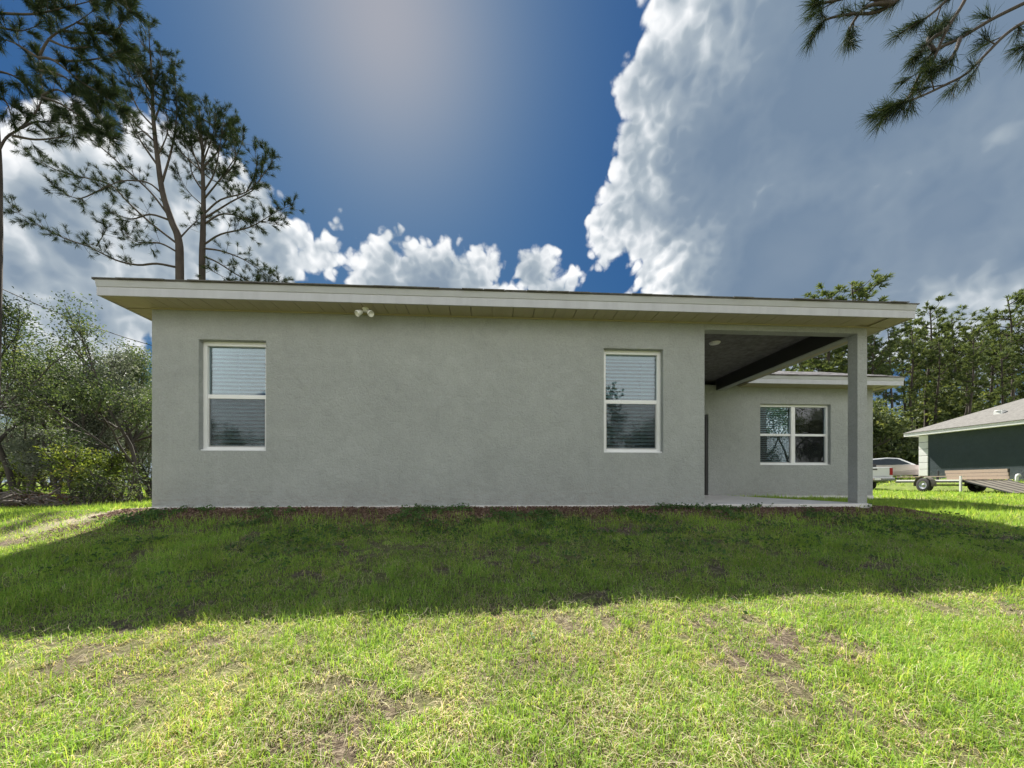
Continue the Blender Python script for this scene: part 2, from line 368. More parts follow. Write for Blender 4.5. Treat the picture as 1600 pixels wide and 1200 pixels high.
def glass_mat(name, refl, tint):
    m, T, out = mat(name)
    fr = T.new('ShaderNodeFresnel'); fr.inputs[0].default_value = 1.52
    f = T.math('ADD', T.math('MULTIPLY', fr.outputs[0], 1.3), refl, clamp=True)
    tr = T.new('ShaderNodeBsdfTransparent'); tr.inputs[0].default_value = (*tint, 1)
    gl = T.new('ShaderNodeBsdfGlossy'); gl.inputs['Roughness'].default_value = .012; gl.inputs[0].default_value = (.93, .97, 1, 1)
    mx = T.new('ShaderNodeMixShader'); T.l.new(f, mx.inputs[0]); T.l.new(tr.outputs[0], mx.inputs[1]); T.l.new(gl.outputs[0], mx.inputs[2])
    T.l.new(mx.outputs[0], out.inputs[0]); return m
M['glass'] = glass_mat('window_glass', .03, (.74, .84, .87))
def screen_mat():
    m, T, out = mat('insect_screen')
    tr = T.new('ShaderNodeBsdfTransparent'); df = T.new('ShaderNodeBsdfDiffuse'); df.inputs[0].default_value = (.03, .034, .036, 1)
    mx = T.new('ShaderNodeMixShader'); tc = T.new('ShaderNodeTexCoord').outputs['Object']
    T.l.new(T.maprange(T.noise(tc, 40, 2, .5), .3, .7, .34, .42), mx.inputs[0])
    T.l.new(tr.outputs[0], mx.inputs[1]); T.l.new(df.outputs[0], mx.inputs[2]); T.l.new(mx.outputs[0], out.inputs[0]); return m
M['screen'] = screen_mat()

# ------------------------------------------------------------------ the ground
def build_ground():
    def axis(lo, hi, c0, c1, fine):
        core = np.arange(c0, c1, fine); k = [c1]; st = fine
        while k[-1] < hi: st *= 1.18; k.append(k[-1]+st)
        j = [c0-fine]; st = fine
        while j[-1] > lo: st *= 1.18; j.append(j[-1]-st)
        return np.concatenate([j[::-1], core, k])
    X = axis(-700, 700, -8, 18, .16); Y = axis(-700, 900, -9, 6, .16)
    xx, yy = np.meshgrid(X, Y); z = zg(xx, yy)
    n = len(X); m = len(Y); i = np.arange(m-1)[:, None]*n+np.arange(n-1)[None]
    q = np.stack([i, i+1, i+n+1, i+n], -1).reshape(-1, 4)
    b = MB(); b.add(np.stack([xx, yy, z], -1).reshape(-1, 3), q)
    o = b.build('ground', M['ground'], smooth=True)
    tag(o, 'sloping back lawn with thin soil patches in front of the grey house', kind='structure')
build_ground()

# ------------------------------------------------------------------ the grey house
H = thing('house', (0, 0, 0), 'grey stucco single storey house with white windows and open corner porch', 'house')
SOF, HEAD, SILL = 2.85, 2.426, 0.824
XR, CL, CS, PD = 8.184, 10.718, 0.165, 3.678
WEND, DEEP = 15.034, 12.0
BM = 2.752                                           # underside of the porch beams
OV = 0.37
BASE = -0.55

def wall_panel(name, x0, x1, z0, z1, y, th, opens, mat_, bev=.006):
    """upright wall in the xz plane with rectangular openings; outer face at y, inner at y+th"""
    xs = sorted({x0, x1, *[o[0] for o in opens], *[o[1] for o in opens]}); zs = sorted({z0, z1, *[o[2] for o in opens], *[o[3] for o in opens]})
    bm = bmesh.new(); vd = {}
    def v(x, yy, z):
        k = (round(x, 4), round(yy, 4), round(z, 4))
        if k not in vd: vd[k] = bm.verts.new(k)
        return vd[k]
    def solid(i, j):
        if not (0 <= i < len(xs)-1 and 0 <= j < len(zs)-1): return False
        cx, cz = (xs[i]+xs[i+1])/2, (zs[j]+zs[j+1])/2
        return not any(o[0] < cx < o[1] and o[2] < cz < o[3] for o in opens)
    for i in range(len(xs)-1):
        for j in range(len(zs)-1):
            if not solid(i, j): continue
            a, b, c, d = xs[i], xs[i+1], zs[j], zs[j+1]; f, g = y, y+th
            bm.faces.new([v(a, f, c), v(b, f, c), v(b, f, d), v(a, f, d)]); bm.faces.new([v(a, g, d), v(b, g, d), v(b, g, c), v(a, g, c)])
            if not solid(i-1, j): bm.faces.new([v(a, f, c), v(a, f, d), v(a, g, d), v(a, g, c)])
            if not solid(i+1, j): bm.faces.new([v(b, f, d), v(b, f, c), v(b, g, c), v(b, g, d)])
            if not solid(i, j-1): bm.faces.new([v(b, f, c), v(a, f, c), v(a, g, c), v(b, g, c)])
            if not solid(i, j+1): bm.faces.new([v(a, f, d), v(b, f, d), v(b, g, d), v(a, g, d)])
    bmesh.ops.recalc_face_normals(bm, faces=bm.faces)
    me = bpy.data.meshes.new(name); bm.to_mesh(me); bm.free(); me.materials.append(mat_)
    o = bpy.data.objects.new(name, me); COL.objects.link(o); o.parent = H
    bv = o.modifiers.new('bevel', 'BEVEL'); bv.width = bev; bv.segments = 2; bv.limit_method = 'ANGLE'; bv.angle_limit = math.radians(40)
    return o

WIN = [(0.642, 1.576, 'tall white vinyl window near the left corner of the house'), (6.584, 7.518, 'tall white vinyl window next to the porch opening')]
TH = .22
wall_panel('wall', 0, XR, BASE, SOF+.05, 0, TH, [(a, b, SILL, HEAD) for a, b, _ in WIN], M['stucco'])
WW = (11.90, 13.845)
DOOR = (9.50, 10.49, 0.03, 2.13)
wall_panel('wall', XR-.2, WEND, BASE, SOF+.05, PD, TH, [(WW[0], WW[1], SILL, HEAD), DOOR], M['stucco'])
b = MB(); b.box(0, TH, TH, DEEP, BASE, SOF+.05); b.build('wall', M['stucco'], H, bevel=.006)
b = MB(); b.box(XR-TH, XR, TH, PD, BASE, SOF+.4); b.build('wall', M['stucco'], H)
b = MB(); b.box(WEND-TH, WEND, PD+TH, DEEP, BASE, SOF+.05); b.build('wall', M['stucco'], H, bevel=.006)
b = MB(); b.box(0, WEND, DEEP, DEEP+TH, BASE, SOF+.05); b.build('wall', M['stucco'], H)
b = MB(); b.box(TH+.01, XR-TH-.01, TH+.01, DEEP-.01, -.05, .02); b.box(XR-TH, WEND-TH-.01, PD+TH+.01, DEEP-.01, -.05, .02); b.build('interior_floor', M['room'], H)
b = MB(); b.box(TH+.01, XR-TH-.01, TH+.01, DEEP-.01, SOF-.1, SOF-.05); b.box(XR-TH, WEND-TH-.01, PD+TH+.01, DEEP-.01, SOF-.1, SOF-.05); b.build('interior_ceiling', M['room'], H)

def foundation(x0, x1, y, seed):
    rs = np.random.RandomState(seed); n = int((x1-x0)/.06); xs = np.linspace(x0, x1, n); top = .004+.012*vnoise(xs, xs*0, 3.0, seed)+.006*rs.rand(n); out = y-.010-.008*vnoise(xs, xs*0, 2.0, seed+3)
    V = np.concatenate([np.column_stack([xs, out, top]), np.column_stack([xs, out-.004, top*0-.4]), np.column_stack([xs, xs*0+y+.01, top])]); i = np.arange(n-1)
    m_ = MB(); m_.add(V, np.concatenate([np.stack([i, i+1, n+i+1, n+i], 1), np.stack([i, 2*n+i, 2*n+i+1, i+1], 1)])); m_.build('foundation_edge', M['concrete'], H, smooth=False, label='chalky pale foundation edge below the stucco')
foundation(0.0, 7.62, 0.0, 5); foundation(10.9, WEND, PD, 6)
# porch: slab, column, header, side beam, ceiling
def slab():
    rng = np.random.RandomState(3)
    xs = np.linspace(7.62, 10.80, 40); front = np.clip(-.12+.03*rng.randn(40).cumsum()*.15, -.17, -.08)
    front[xs < XR] = np.interp(xs[xs < XR], [7.62, XR], [-.03, -.11])
    P = [(x, f, .03) for x, f in zip(xs, front)]+[(10.86, .05, .03), (10.86, PD-.004, .03), (XR+.004, PD-.004, .03), (XR+.004, -.004, .03), (7.62, -.004, .03)]
    bm = bmesh.new(); vs = [bm.verts.new(p) for p in P]; f = bm.faces.new(vs)
    r = bmesh.ops.extrude_face_region(bm, geom=[f]); bmesh.ops.translate(bm, vec=(0, 0, -.3), verts=[v for v in r['geom'] if isinstance(v, bmesh.types.BMVert)])
    bmesh.ops.recalc_face_normals(bm, faces=bm.faces); me = bpy.data.meshes.new('porch_slab'); bm.to_mesh(me); bm.free(); me.materials.append(M['concrete'])
    o = bpy.data.objects.new('porch_slab', me); COL.objects.link(o); o.parent = H; o['label'] = 'pale concrete porch slab with ragged front edge'
    bv = o.modifiers.new('bevel', 'BEVEL'); bv.width = .012; bv.segments = 2; bv.limit_method = 'ANGLE'
slab()
b = MB(); b.box(CL, CL+CS, 0, CS, -.12, BM+.003); b.build('porch_column', M['stucco'], H, bevel=.006, label='slim square stucco column at the outer corner of the porch')
b = MB(); b.box(XR+.002, CL+CS, 0.002, CS, BM, SOF+.30); b.build('porch_beam', M['stucco'], H, bevel=.006)
b = MB(); b.box(CL, CL+CS-.002, CS+.002, PD-.002, BM, SOF+.30); b.build('porch_beam', M['stucco'], H, bevel=.006)
b = MB(); b.box(CL-.016, CL-.002, CS+.004, PD-.004, BM+.012, 3.048); b.build('beam_dark_sheet', M['dark_door'], H, label='thin dark sheet on the inner face of the side beam')  # thin dark sheet that turns the beam's inner face near black
b = MB(); b.box(XR+.002, CL-.002, CS+.002, PD-.002, 3.05, 3.09); b.build('porch_ceiling', M['ceiling'], H)
b = MB(); cx, cy = W(1108, 524, 5.0)[0], 1.35
p = W(1108, 556, 7.05); b.lathe((p[0]+.11, p[1], 3.048), (0, 0, -1), [(0, .10), (.012, .10), (.03, .085), (.036, .05), (.037, 0)], 28)
b.build('ceiling_light', M['lamp_white'], H, smooth=True, label='flush round white light on the porch ceiling')

# windows: frame > sashes, panes, blind slats
def window(x0, x1, y, z0, z1, label, units=1):
    """white vinyl single-hung window set back in the wall opening; every blind slat is its own piece"""
    yf = y+.085                                         # face of the frame
    fw = .055
    w = MB(); w.box(x0, x0+fw, yf, yf+.07, z0, z1); w.box(x1-fw, x1, yf, yf+.07, z0, z1)
    w.box(x0+fw, x1-fw, yf, yf+.07, z1-.06, z1); w.box(x0+fw, x1-fw, yf-.012, yf+.07, z0, z0+.055)
    uw = (x1-x0-2*fw)/units
    for k in range(1, units): w.box(x0+fw+uw*k-.055, x0+fw+uw*k+.055, yf, yf+.07, z0+.055, z1-.06)
    root = w.build('window', M['vinyl'], H, bevel=.003, label=label)
    zm = (z0+z1)/2
    s = MB(); s.box(x0+.004, x1-.004, y+.03, yf+.005, z0-.006, z0+.018); s.build('window_sill', M['vinyl'], root, bevel=.003)
    for k in range(units):
        a = x0+fw+uw*k+(.055 if k else 0); c = x0+fw+uw*(k+1)-(.055 if k < units-1 else 0)
        r = MB(); r.box(a, c, yf+.012, yf+.05, zm-.03, zm+.03); r.build('meeting_rail', M['vinyl'], root, bevel=.003)
        lo = MB(); lo.box(a, a+.022, yf+.02, yf+.045, z0+.055, zm-.03); lo.box(c-.022, c, yf+.02, yf+.045, z0+.055, zm-.03); lo.box(a+.022, c-.022, yf+.02, yf+.045, z0+.055, z0+.08)
        lo.build('lower_sash', M['vinyl'], root)
        g = MB(); g.box(a, c, yf+.046, yf+.050, zm+.03, z1-.06); g.build('pane', M['glass'], root)
        g = MB(); g.box(a+.022, c-.022, yf+.030, yf+.034, z0+.08, zm-.03); g.build('pane', M['glass'], root)
        sc_ = MB(); sc_.add([(a+.01, yf+.014, z0+.06), (c-.01, yf+.014, z0+.06), (c-.01, yf+.014, zm-.032), (a+.01, yf+.014, zm-.032)], [(0, 1, 2, 3)]); sc_.build('insect_screen', M['screen'], root)
        b_ = MB(); b_.box(a-.02, c+.02, yf+.10, yf+.15, z1-.10, z1-.04); b_.build('blind_headrail', M['blind'], root)
        # slats: closed-ish, tilted
        wd = c-a+.03; me = None; z = z1-.125; i = 0; rng = random.Random(int(x0*100)+k)
        sl = MB(); prof = [(-.5, 0), (-.17, .0035), (.17, .0035), (.5, 0)]
        v = []; tilt = math.radians(50)
        for (t, h) in prof:
            for xx in (-wd/2, wd/2):
                for e in (0, -.0022): v.append((xx, t*.052*math.cos(tilt)-(h+e)*math.sin(tilt), t*.052*math.sin(tilt)+(h+e)*math.cos(tilt)))
        q = []
        for i2 in range(3):
            o_ = i2*4; q += [(o_, o_+2, o_+6, o_+4), (o_+1, o_+5, o_+7, o_+3)]
        q += [(0, 1, 3, 2), (12, 14, 15, 13)]
        sl.add(v, q); me = sl.mesh('slat', M['blind'], True)
        while z > z0+.07:
            shared('slat', me, root, ((a+c)/2, yf+.125, z), (rng.uniform(-.05, .05), rng.uniform(-.004, .004), 0)); z -= .0575
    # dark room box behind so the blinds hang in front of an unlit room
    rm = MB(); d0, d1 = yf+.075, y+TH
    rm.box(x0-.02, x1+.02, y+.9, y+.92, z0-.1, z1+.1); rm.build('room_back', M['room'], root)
    return root
for a, c, lab in WIN: window(a, c, 0, SILL, HEAD, lab)
window(WW[0], WW[1], PD, SILL, HEAD, 'double white window with blinds on the wall behind the porch', 2)

# door on the porch, seen edge-on behind the corner
d = MB(); d.box(DOOR[0], DOOR[1]-.06, PD+.09, PD+.13, DOOR[2], DOOR[3]-.05); dr = d.build('door', M['dark_door'], H, label='dark porch door almost hidden behind the corner')
d = MB(); d.box(DOOR[1]-.055, DOOR[1], PD+.03, PD+.16, DOOR[2], DOOR[3]); d.box(DOOR[0], DOOR[1]-.055, PD+.03, PD+.16, DOOR[3]-.048, DOOR[3]); d.build('door_frame', M['dark_door'], dr)
d = MB(); d.lathe((DOOR[0]+.08, PD+.09, 1.0), (0, -1, 0), [(0, .028), (.03, .02), (.05, .03), (.07, .025), (.075, 0)], 14); d.build('door_handle', M['chrome'], dr, smooth=True)
d = MB(); d.box(DOOR[0], DOOR[1], PD-.03, PD+.2, .0, .032); d.build('threshold', M['concrete'], dr)

# roof: hipped main block, wing, fascia, soffits
EX0, EX1, EY0 = -OV, CL+CS+OV, -OV                     # eave corners of the main block
WEX, WEY = WEND+OV, PD-.424
RZ = 3.055; PIT = .37
def hip(name, x0, x1, y0, y1, z, mat_, parent, th=.014, pitch=PIT):
    hw = min(x1-x0, y1-y0)/2; top = z+hw*pitch
    if x1-x0 > y1-y0: r0, r1 = (x0+hw, (y0+y1)/2, top), (x1-hw, (y0+y1)/2, top)
    else: r0, r1 = ((x0+x1)/2, y0+hw, top), ((x0+x1)/2, y1-hw, top)
    c = [(x0, y0, z), (x1, y0, z), (x1, y1, z), (x0, y1, z)]
    bl = [(x, y, z-th) for x, y, z in c]
    b = MB(); V = c+[r0, r1]+bl
    if x1-x0 > y1-y0: q = [(0, 1, 5, 4), (2, 3, 4, 5)]; t = [(1, 2, 5), (3, 0, 4)]
    else: q = [(1, 2, 5, 4), (3, 0, 4, 5)]; t = [(0, 1, 4), (2, 3, 5)]
    q += [(0, 6, 7, 1), (1, 7, 8, 2), (2, 8, 9, 3), (3, 9, 6, 0), (6, 9, 8, 7)]
    b.add(V, q, t); return b.build(name, mat_, parent)
roof = hip('roof', EX0-.03, EX1+.03, EY0-.035, DEEP+TH+OV, RZ, M['shingle'], H)
wroof = hip('roof', EX1-4.2, WEX+.03, WEY-.035, DEEP+TH+OV-.03, RZ-.005, M['shingle'], H)
# single shingle tabs: the starter course along the front eave and the courses that show on the wing
tab = MB(); tab.box(-.148, .148, 0, .19, 0, .009); tab_me = tab.mesh('shingle', M['shingle'])
tab2 = MB(); tab2.box(-.148, .148, -.012, .185, 0, .013); tab2_me = tab2.mesh('shingle', M['shingle'])
rng = random.Random(4); ang = math.atan(PIT)
x = EX0+.13
while x < EX1-.1:
    shared('shingle', rng.choice((tab_me, tab2_me)), roof, (x, EY0-.043-rng.uniform(0, .007), RZ-.004), (ang, 0, rng.uniform(-.008, .008))); x += .302
for row in range(9):
    t = row*.142*math.cos(ang); x = EX1-1.0+(row % 2)*.15
    while x < WEX-.12-t:
        shared('shingle', rng.choice((tab_me, tab2_me)), wroof, (x, WEY-.045+t+rng.uniform(-.012, .006), RZ-.003+t*PIT+.006*(row % 3)/2+.002), (ang, 0, rng.uniform(-.01, .01))); x += .302
def fascia(p0, p1, outx, outy):
    """two-step aluminium fascia: lower board and the drip edge above it, standing slightly proud"""
    (x0, y0), (x1, y1) = p0, p1; n = np.array([outx, outy, 0.]); u = np.array([x1-x0, y1-y0, 0.]); L = np.linalg.norm(u); u /= L
    P0 = np.array([x0, y0, 0.])
    prof_lo = [(-.02, SOF-.004), (0, SOF-.004), (0, SOF+.108), (-.02, SOF+.108)]
    prof_hi = [(-.02, SOF+.1085), (.004, SOF+.1085), (.008, SOF+.112), (.026, RZ-.016), (-.02, RZ-.016)]
    for nm, pr, mt in (('fascia_board', prof_lo, M['fascia']), ('drip_edge', prof_hi, M['drip'])):
        m_ = MB(); m_.prism([P0+n*a+np.array([0, 0, z]) for a, z in pr], u*L); m_.build(nm, mt, H)
fascia((EX0, EY0), (EX1, EY0), 0, -1); fascia((EX0, EY0+.02), (EX0, DEEP), -1, 0); fascia((EX1, EY0+.02), (EX1, WEY), 1, 0)
fascia((EX1+.002, WEY), (WEX, WEY), 0, -1); fascia((WEX, WEY+.02), (WEX, DEEP), 1, 0)
for x in (2.9, 6.55, 10.05):                           # lapped joints of the metal fascia
    m_ = MB(); m_.box(x-.018, x+.018, EY0-.0025, EY0, SOF-.003, SOF+.107); m_.build('fascia_joint', M['fascia'], H)
# soffit panels, each its own piece, with a recessed joint between neighbours
sb = MB()
sb.box(EX0+.02, EX1-.02, EY0+.02, -.004, SOF+.022, SOF+.03)
sb.box(EX0+.02, -.004, 0.0, DEEP, SOF+.022, SOF+.03); sb.box(CL+CS+.004, EX1-.02, 0, WEY, SOF+.022, SOF+.03)
sb.box(EX1, WEX-.02, WEY+.02, PD-.004, SOF+.022, SOF+.03); sb.box(WEND+.004, WEX-.02, PD, DEEP, SOF+.022, SOF+.03)
sof = sb.build('soffit', M['soffit'], H)
def panel_mesh(w, dpt):
    m_ = MB()
    for k in range(2): m_.box(-w/2+(.005 if k == 0 else .002)+k*w/2, -(.002 if k == 0 else .005)+k*w/2, 0, dpt, 0, .018)
    m_.box(-w/2+.0052, w/2-.0052, 0.001, dpt-.001, .006, .017)
    return m_.mesh('soffit_panel', M['soffit'])
pw = .3048
pm = panel_mesh(pw, OV-.026)
def run(x0, x1, fn):
    n = int((x1-x0)/pw); 
    for i in range(n+1):
        c = x0+pw*(i+.5)
        if c+pw/2 <= x1+.01: fn(c)
run(EX0+.36, EX1-.36, lambda c: shared('soffit_panel', pm, sof, (c, EY0+.022, SOF+.002)))
run(.02, 6.0, lambda c: shared('soffit_panel', pm, sof, (-.005, c, SOF+.002), (0, 0, math.pi/2)))
run(.02, WEY-.1, lambda c: shared('soffit_panel', pm, sof, (EX1-.022, c, SOF+.002), (0, 0, math.pi/2)))
pm2 = panel_mesh(pw, .398)
run(EX1+.05, WEX-.36, lambda c: shared('soffit_panel', pm2, sof, (c, WEY+.022, SOF+.002)))
# corner pieces, split on the mitre
for (cx, cy, sx) in ((EX0+.022, EY0+.022, 1), (EX1-.022, EY0+.022, -1), (WEX-.022, WEY+.022, -1)):
    e = .345
    for tri in ([(0, 0), (e, 0), (e, e)], [(0, 0.004), (e, e+.004), (0, e+.004)]):
        m_ = MB(); m_.prism([(cx+sx*a, cy+c_, SOF+.003) for a, c_ in tri], (0, 0, .015)); m_.build('soffit_panel', M['soffit'], sof)
# J-channel where the soffit meets the wall
b = MB(); b.box(.004, CL+CS, -.022, -.002, SOF-.014, SOF+.003); b.build('soffit_trim', M['soffit'], sof)

# twin floodlight under the eave
fl = thing('floodlight', tuple(W(567, 488, 5.27)), 'white twin-head floodlight fixed under the eave above the wall', 'light')
fp = np.array([3.06, -.19, SOF-.002]); fl.location = fp; fl.scale = (.84, .84, .84)
b = MB(); b.lathe((0, 0, 0), (0, 0, -1), [(0, .0), (0, .055), (.012, .055), (.03, .035), (.034, 0)], 20); b.box(-.03, .03, -.03, .03, -.055, -.028); b.build('mounting_plate', M['lamp_white'], fl)
for sx in (-1, 1):
    a = np.array([sx*.02, -.01, -.045]); k = np.array([sx*.055, -.02, -.062])
    b = MB(); b.tube([a, k], .011, 8); b.build('swivel_arm', M['lamp_white'], fl, smooth=True)
    ax = np.array([sx*.62, -.55, -.62]); ax /= np.linalg.norm(ax)
    b = MB(); b.lathe(k-ax*.01, ax, [(0, 0), (0, .02), (.02, .034), (.05, .042), (.10, .052), (.118, .052), (.112, .044), (.10, .040), (.098, 0)], 20); b.build('lamp_head', M['lamp_white'], fl, smooth=True)

# ------------------------------------------------------------------ vegetation builders
def unit(v): v = np.asarray(v, float); return v/(np.linalg.norm(v, axis=-1, keepdims=True)+1e-9)
def needles(mb, C, D, n, L, wd, rs, cone=1.15, droop=.12):
    """sprays of n needles at each point C round the twig direction D"""
    C = np.repeat(np.asarray(C, float), n, 0); D = np.repeat(unit(D), n, 0); N = len(C)
    r = unit(rs.normal(size=(N, 3))); d = unit(D+r*cone*rs.uniform(.35, 1.0, (N, 1)))
    d[:, 2] -= droop*rs.rand(N); d = unit(d)
    base = C-D*(rs.rand(N, 1)*.10)+rs.normal(size=(N, 3))*.008
    ln = L*rs.uniform(.65, 1.1, (N, 1)); side = unit(np.cross(d, unit(rs.normal(size=(N, 3)))))*wd/2
    mid = base+d*ln*.55; tip = base+d*ln; tip[:, 2] -= ln[:, 0]*droop*.8
    V = np.stack([base-side*.6, base+side*.6, mid+side, mid-side, tip], 1).reshape(-1, 3)
    i = np.arange(N)[:, None]*5
    mb.add(V, i+np.array([[0, 1, 2, 3]]), i+np.array([[3, 2, 4]]), np.repeat(np.clip(rs.beta(2, 2.6, N)+rs.normal(size=N)*.02, 0, 1), 5))
def leaves(mb, C, size, rs, up=.35, asp=.5, tint=None):
    N = len(C); nrm = unit(rs.normal(size=(N, 3))+np.array([0, 0, up])); a = unit(np.cross(nrm, rs.normal(size=(N, 3)))); b = np.cross(nrm, a)
    s = size*rs.uniform(.6, 1.25, (N, 1))
    V = np.stack([C-a*s*.5, C+b*s*asp*.5+nrm*s*.06, C+a*s*.5-nrm*s*.05, C-b*s*asp*.5+nrm*s*.06], 1).reshape(-1, 3)
    i = np.arange(N)[:, None]*4
    t = rs.beta(2, 2.4, N) if tint is None else np.clip(tint+rs.normal(size=N)*.15, 0, 1)
    mb.add(V, i+np.array([[0, 1, 2, 3]]), None, np.repeat(t, 4))
def smooth_path(P, k=4):
    P = np.asarray(P, float)
    if len(P) < 3: return P
    out = []
    Q = np.vstack([2*P[0]-P[1], P, 2*P[-1]-P[-2]])
    for i in range(1, len(Q)-2):
        for t in np.linspace(0, 1, k, endpoint=False):
            out.append(.5*((2*Q[i])+(-Q[i-1]+Q[i+1])*t+(2*Q[i-1]-5*Q[i]+4*Q[i+1]-Q[i+2])*t*t+(-Q[i-1]+3*Q[i]-3*Q[i+1]+Q[i+2])*t**3))
    out.append(P[-1]); return np.array(out)
def pine_branch(wood, C, D, path, r0, rs, every=.42, tw=.55, start=.25, bare=False):
    """one limb along a path; side twigs carry needle sprays, collected in C and D"""
    P = smooth_path(path, 4); seg = np.linalg.norm(np.diff(P, axis=0), axis=1); s = np.concatenate([[0], seg.cumsum()]); L = s[-1]
    wood.tube(P, np.maximum(r0*(1-.86*s/L), .006), 6)
    t = start*L
    while t < L:
        i = min(np.searchsorted(s, t), len(P)-1); p = P[i]; d = unit(P[min(i+1, len(P)-1)]-P[max(i-1, 0)])
        for _ in range(2 if rs.rand() < .6 else 1):
            k = unit(d*.8+unit(rs.normal(size=3))*.95+np.array([0, 0, .25])); ln = tw*rs.uniform(.4, 1.15)*(1.1-.5*t/L)
            e = p+k*ln; m = p+k*ln*.5+np.array([0, 0, -.03*ln])
            wood.tube([p, m, e], [max(r0*.22*(1-.5*t/L), .006), .006, .004], 4, False)
            C.append(e); D.append(k+np.array([0, 0, .25]))
            if rs.rand() < .65: C.append(p+k*ln*.62); D.append(k+np.array([0, 0, .4]))
        t += every*rs.uniform(.6, 1.4)
    C.append(P[-1]); D.append(d+np.array([0, 0, .15]))

def pine_px(name, trunk_px, depth, r0, branches, label, seed, nn, nl, nw, extra=0, every=.42, tw=.55, group=None, dj=1.3, lim=None):
    """pine whose trunk and limbs follow the photograph's silhouette, standing at its own depth"""
    rs = np.random.RandomState(seed); T0 = [W(a, b_, depth) for a, b_ in trunk_px]
    base = T0[0].copy(); base[2] = float(zg(base[0], base[1]))-.1; T0[0] = base
    root = thing(name, tuple(base), label, 'tree', group)
    wood = MB(); C, D = [], []
    T0 = smooth_path(np.array(T0)-base, 5); s = np.linspace(0, 1, len(T0)); wood.tube(T0, r0*(1-.80*s**1.2), 10)
    for br in branches:
        off = rs.uniform(-dj, dj); n = len(br); P = []
        for i, (a, b_) in enumerate(br): P.append(W(a, b_, depth+off*(i/(n-1))**1.2)-base)
        Ln = sum(np.linalg.norm(np.diff(P, axis=0), axis=1))
        pine_branch(wood, C, D, P, min(r0*.30, .011*Ln+.010) if lim is None else lim, rs, every, tw)
    for _ in range(extra):                                 # limbs towards and away from the viewer
        i = rs.randint(int(len(T0)*.62), len(T0)); p = T0[i]; a = rs.choice([0, math.pi])+math.pi/2+rs.uniform(-.9, .9); ln = rs.uniform(.8, 2.2)*(1.25-i/len(T0)*.7)
        d = np.array([math.cos(a), math.sin(a), .35]); P = [p, p+d*ln*.5, p+d*ln+np.array([0, 0, .3*ln])]
        pine_branch(wood, C, D, P, .03, rs, every, tw)
    C.append(T0[-1]); D.append(np.array([0, 0, 1.]))
    wood.build('trunk', M['bark'], root, smooth=True)
    cr = MB(); needles(cr, np.array(C), np.array(D), nn, nl, nw, rs); cr.build('crown', M['needle'], root, attr=True)
    return root

def pine_auto(seed, h, spread, crown0, nn, nl, nw, nbr):
    """free-standing pine for the wood: slim trunk, open crown of upswept limbs"""
    rs = np.random.RandomState(seed); wood = MB(); C, D = [], []
    k = 9; P = np.zeros((k, 3)); P[:, 2] = np.linspace(-.2, h, k); P[1:, :2] = rs.normal(size=(k-1, 2)).cumsum(0)*.10
    P = smooth_path(P, 3); s = np.linspace(0, 1, len(P)); wood.tube(P, .17*(h/16)*(1-.85*s)+.01, 7)
    for j in range(nbr):
        f = crown0+(1-crown0)*(j+rs.rand())/nbr; i = int(f*(len(P)-1)); p = P[i]; a = rs.uniform(0, 2*math.pi)
        q_ = (f-crown0)/(1-crown0); ln = spread*(.22+.78*math.sin(math.pi*min(1, .12+.88*(1-q_))))*rs.uniform(.4, 1.25); e = .12+.85*q_
        d = unit([math.cos(a), math.sin(a), e]); pth = [p, p+d*ln*.5+[0, 0, -.04*ln], p+d*ln+[0, 0, .16*ln]]
        pine_branch(wood, C, D, pth, .018*ln+.012, rs, .50, .60)
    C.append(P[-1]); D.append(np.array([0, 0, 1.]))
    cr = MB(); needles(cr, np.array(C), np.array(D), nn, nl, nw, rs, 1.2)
    return wood.mesh('trunk', M['bark'], True), cr.mesh('crown', M['needle_far'], False, True)

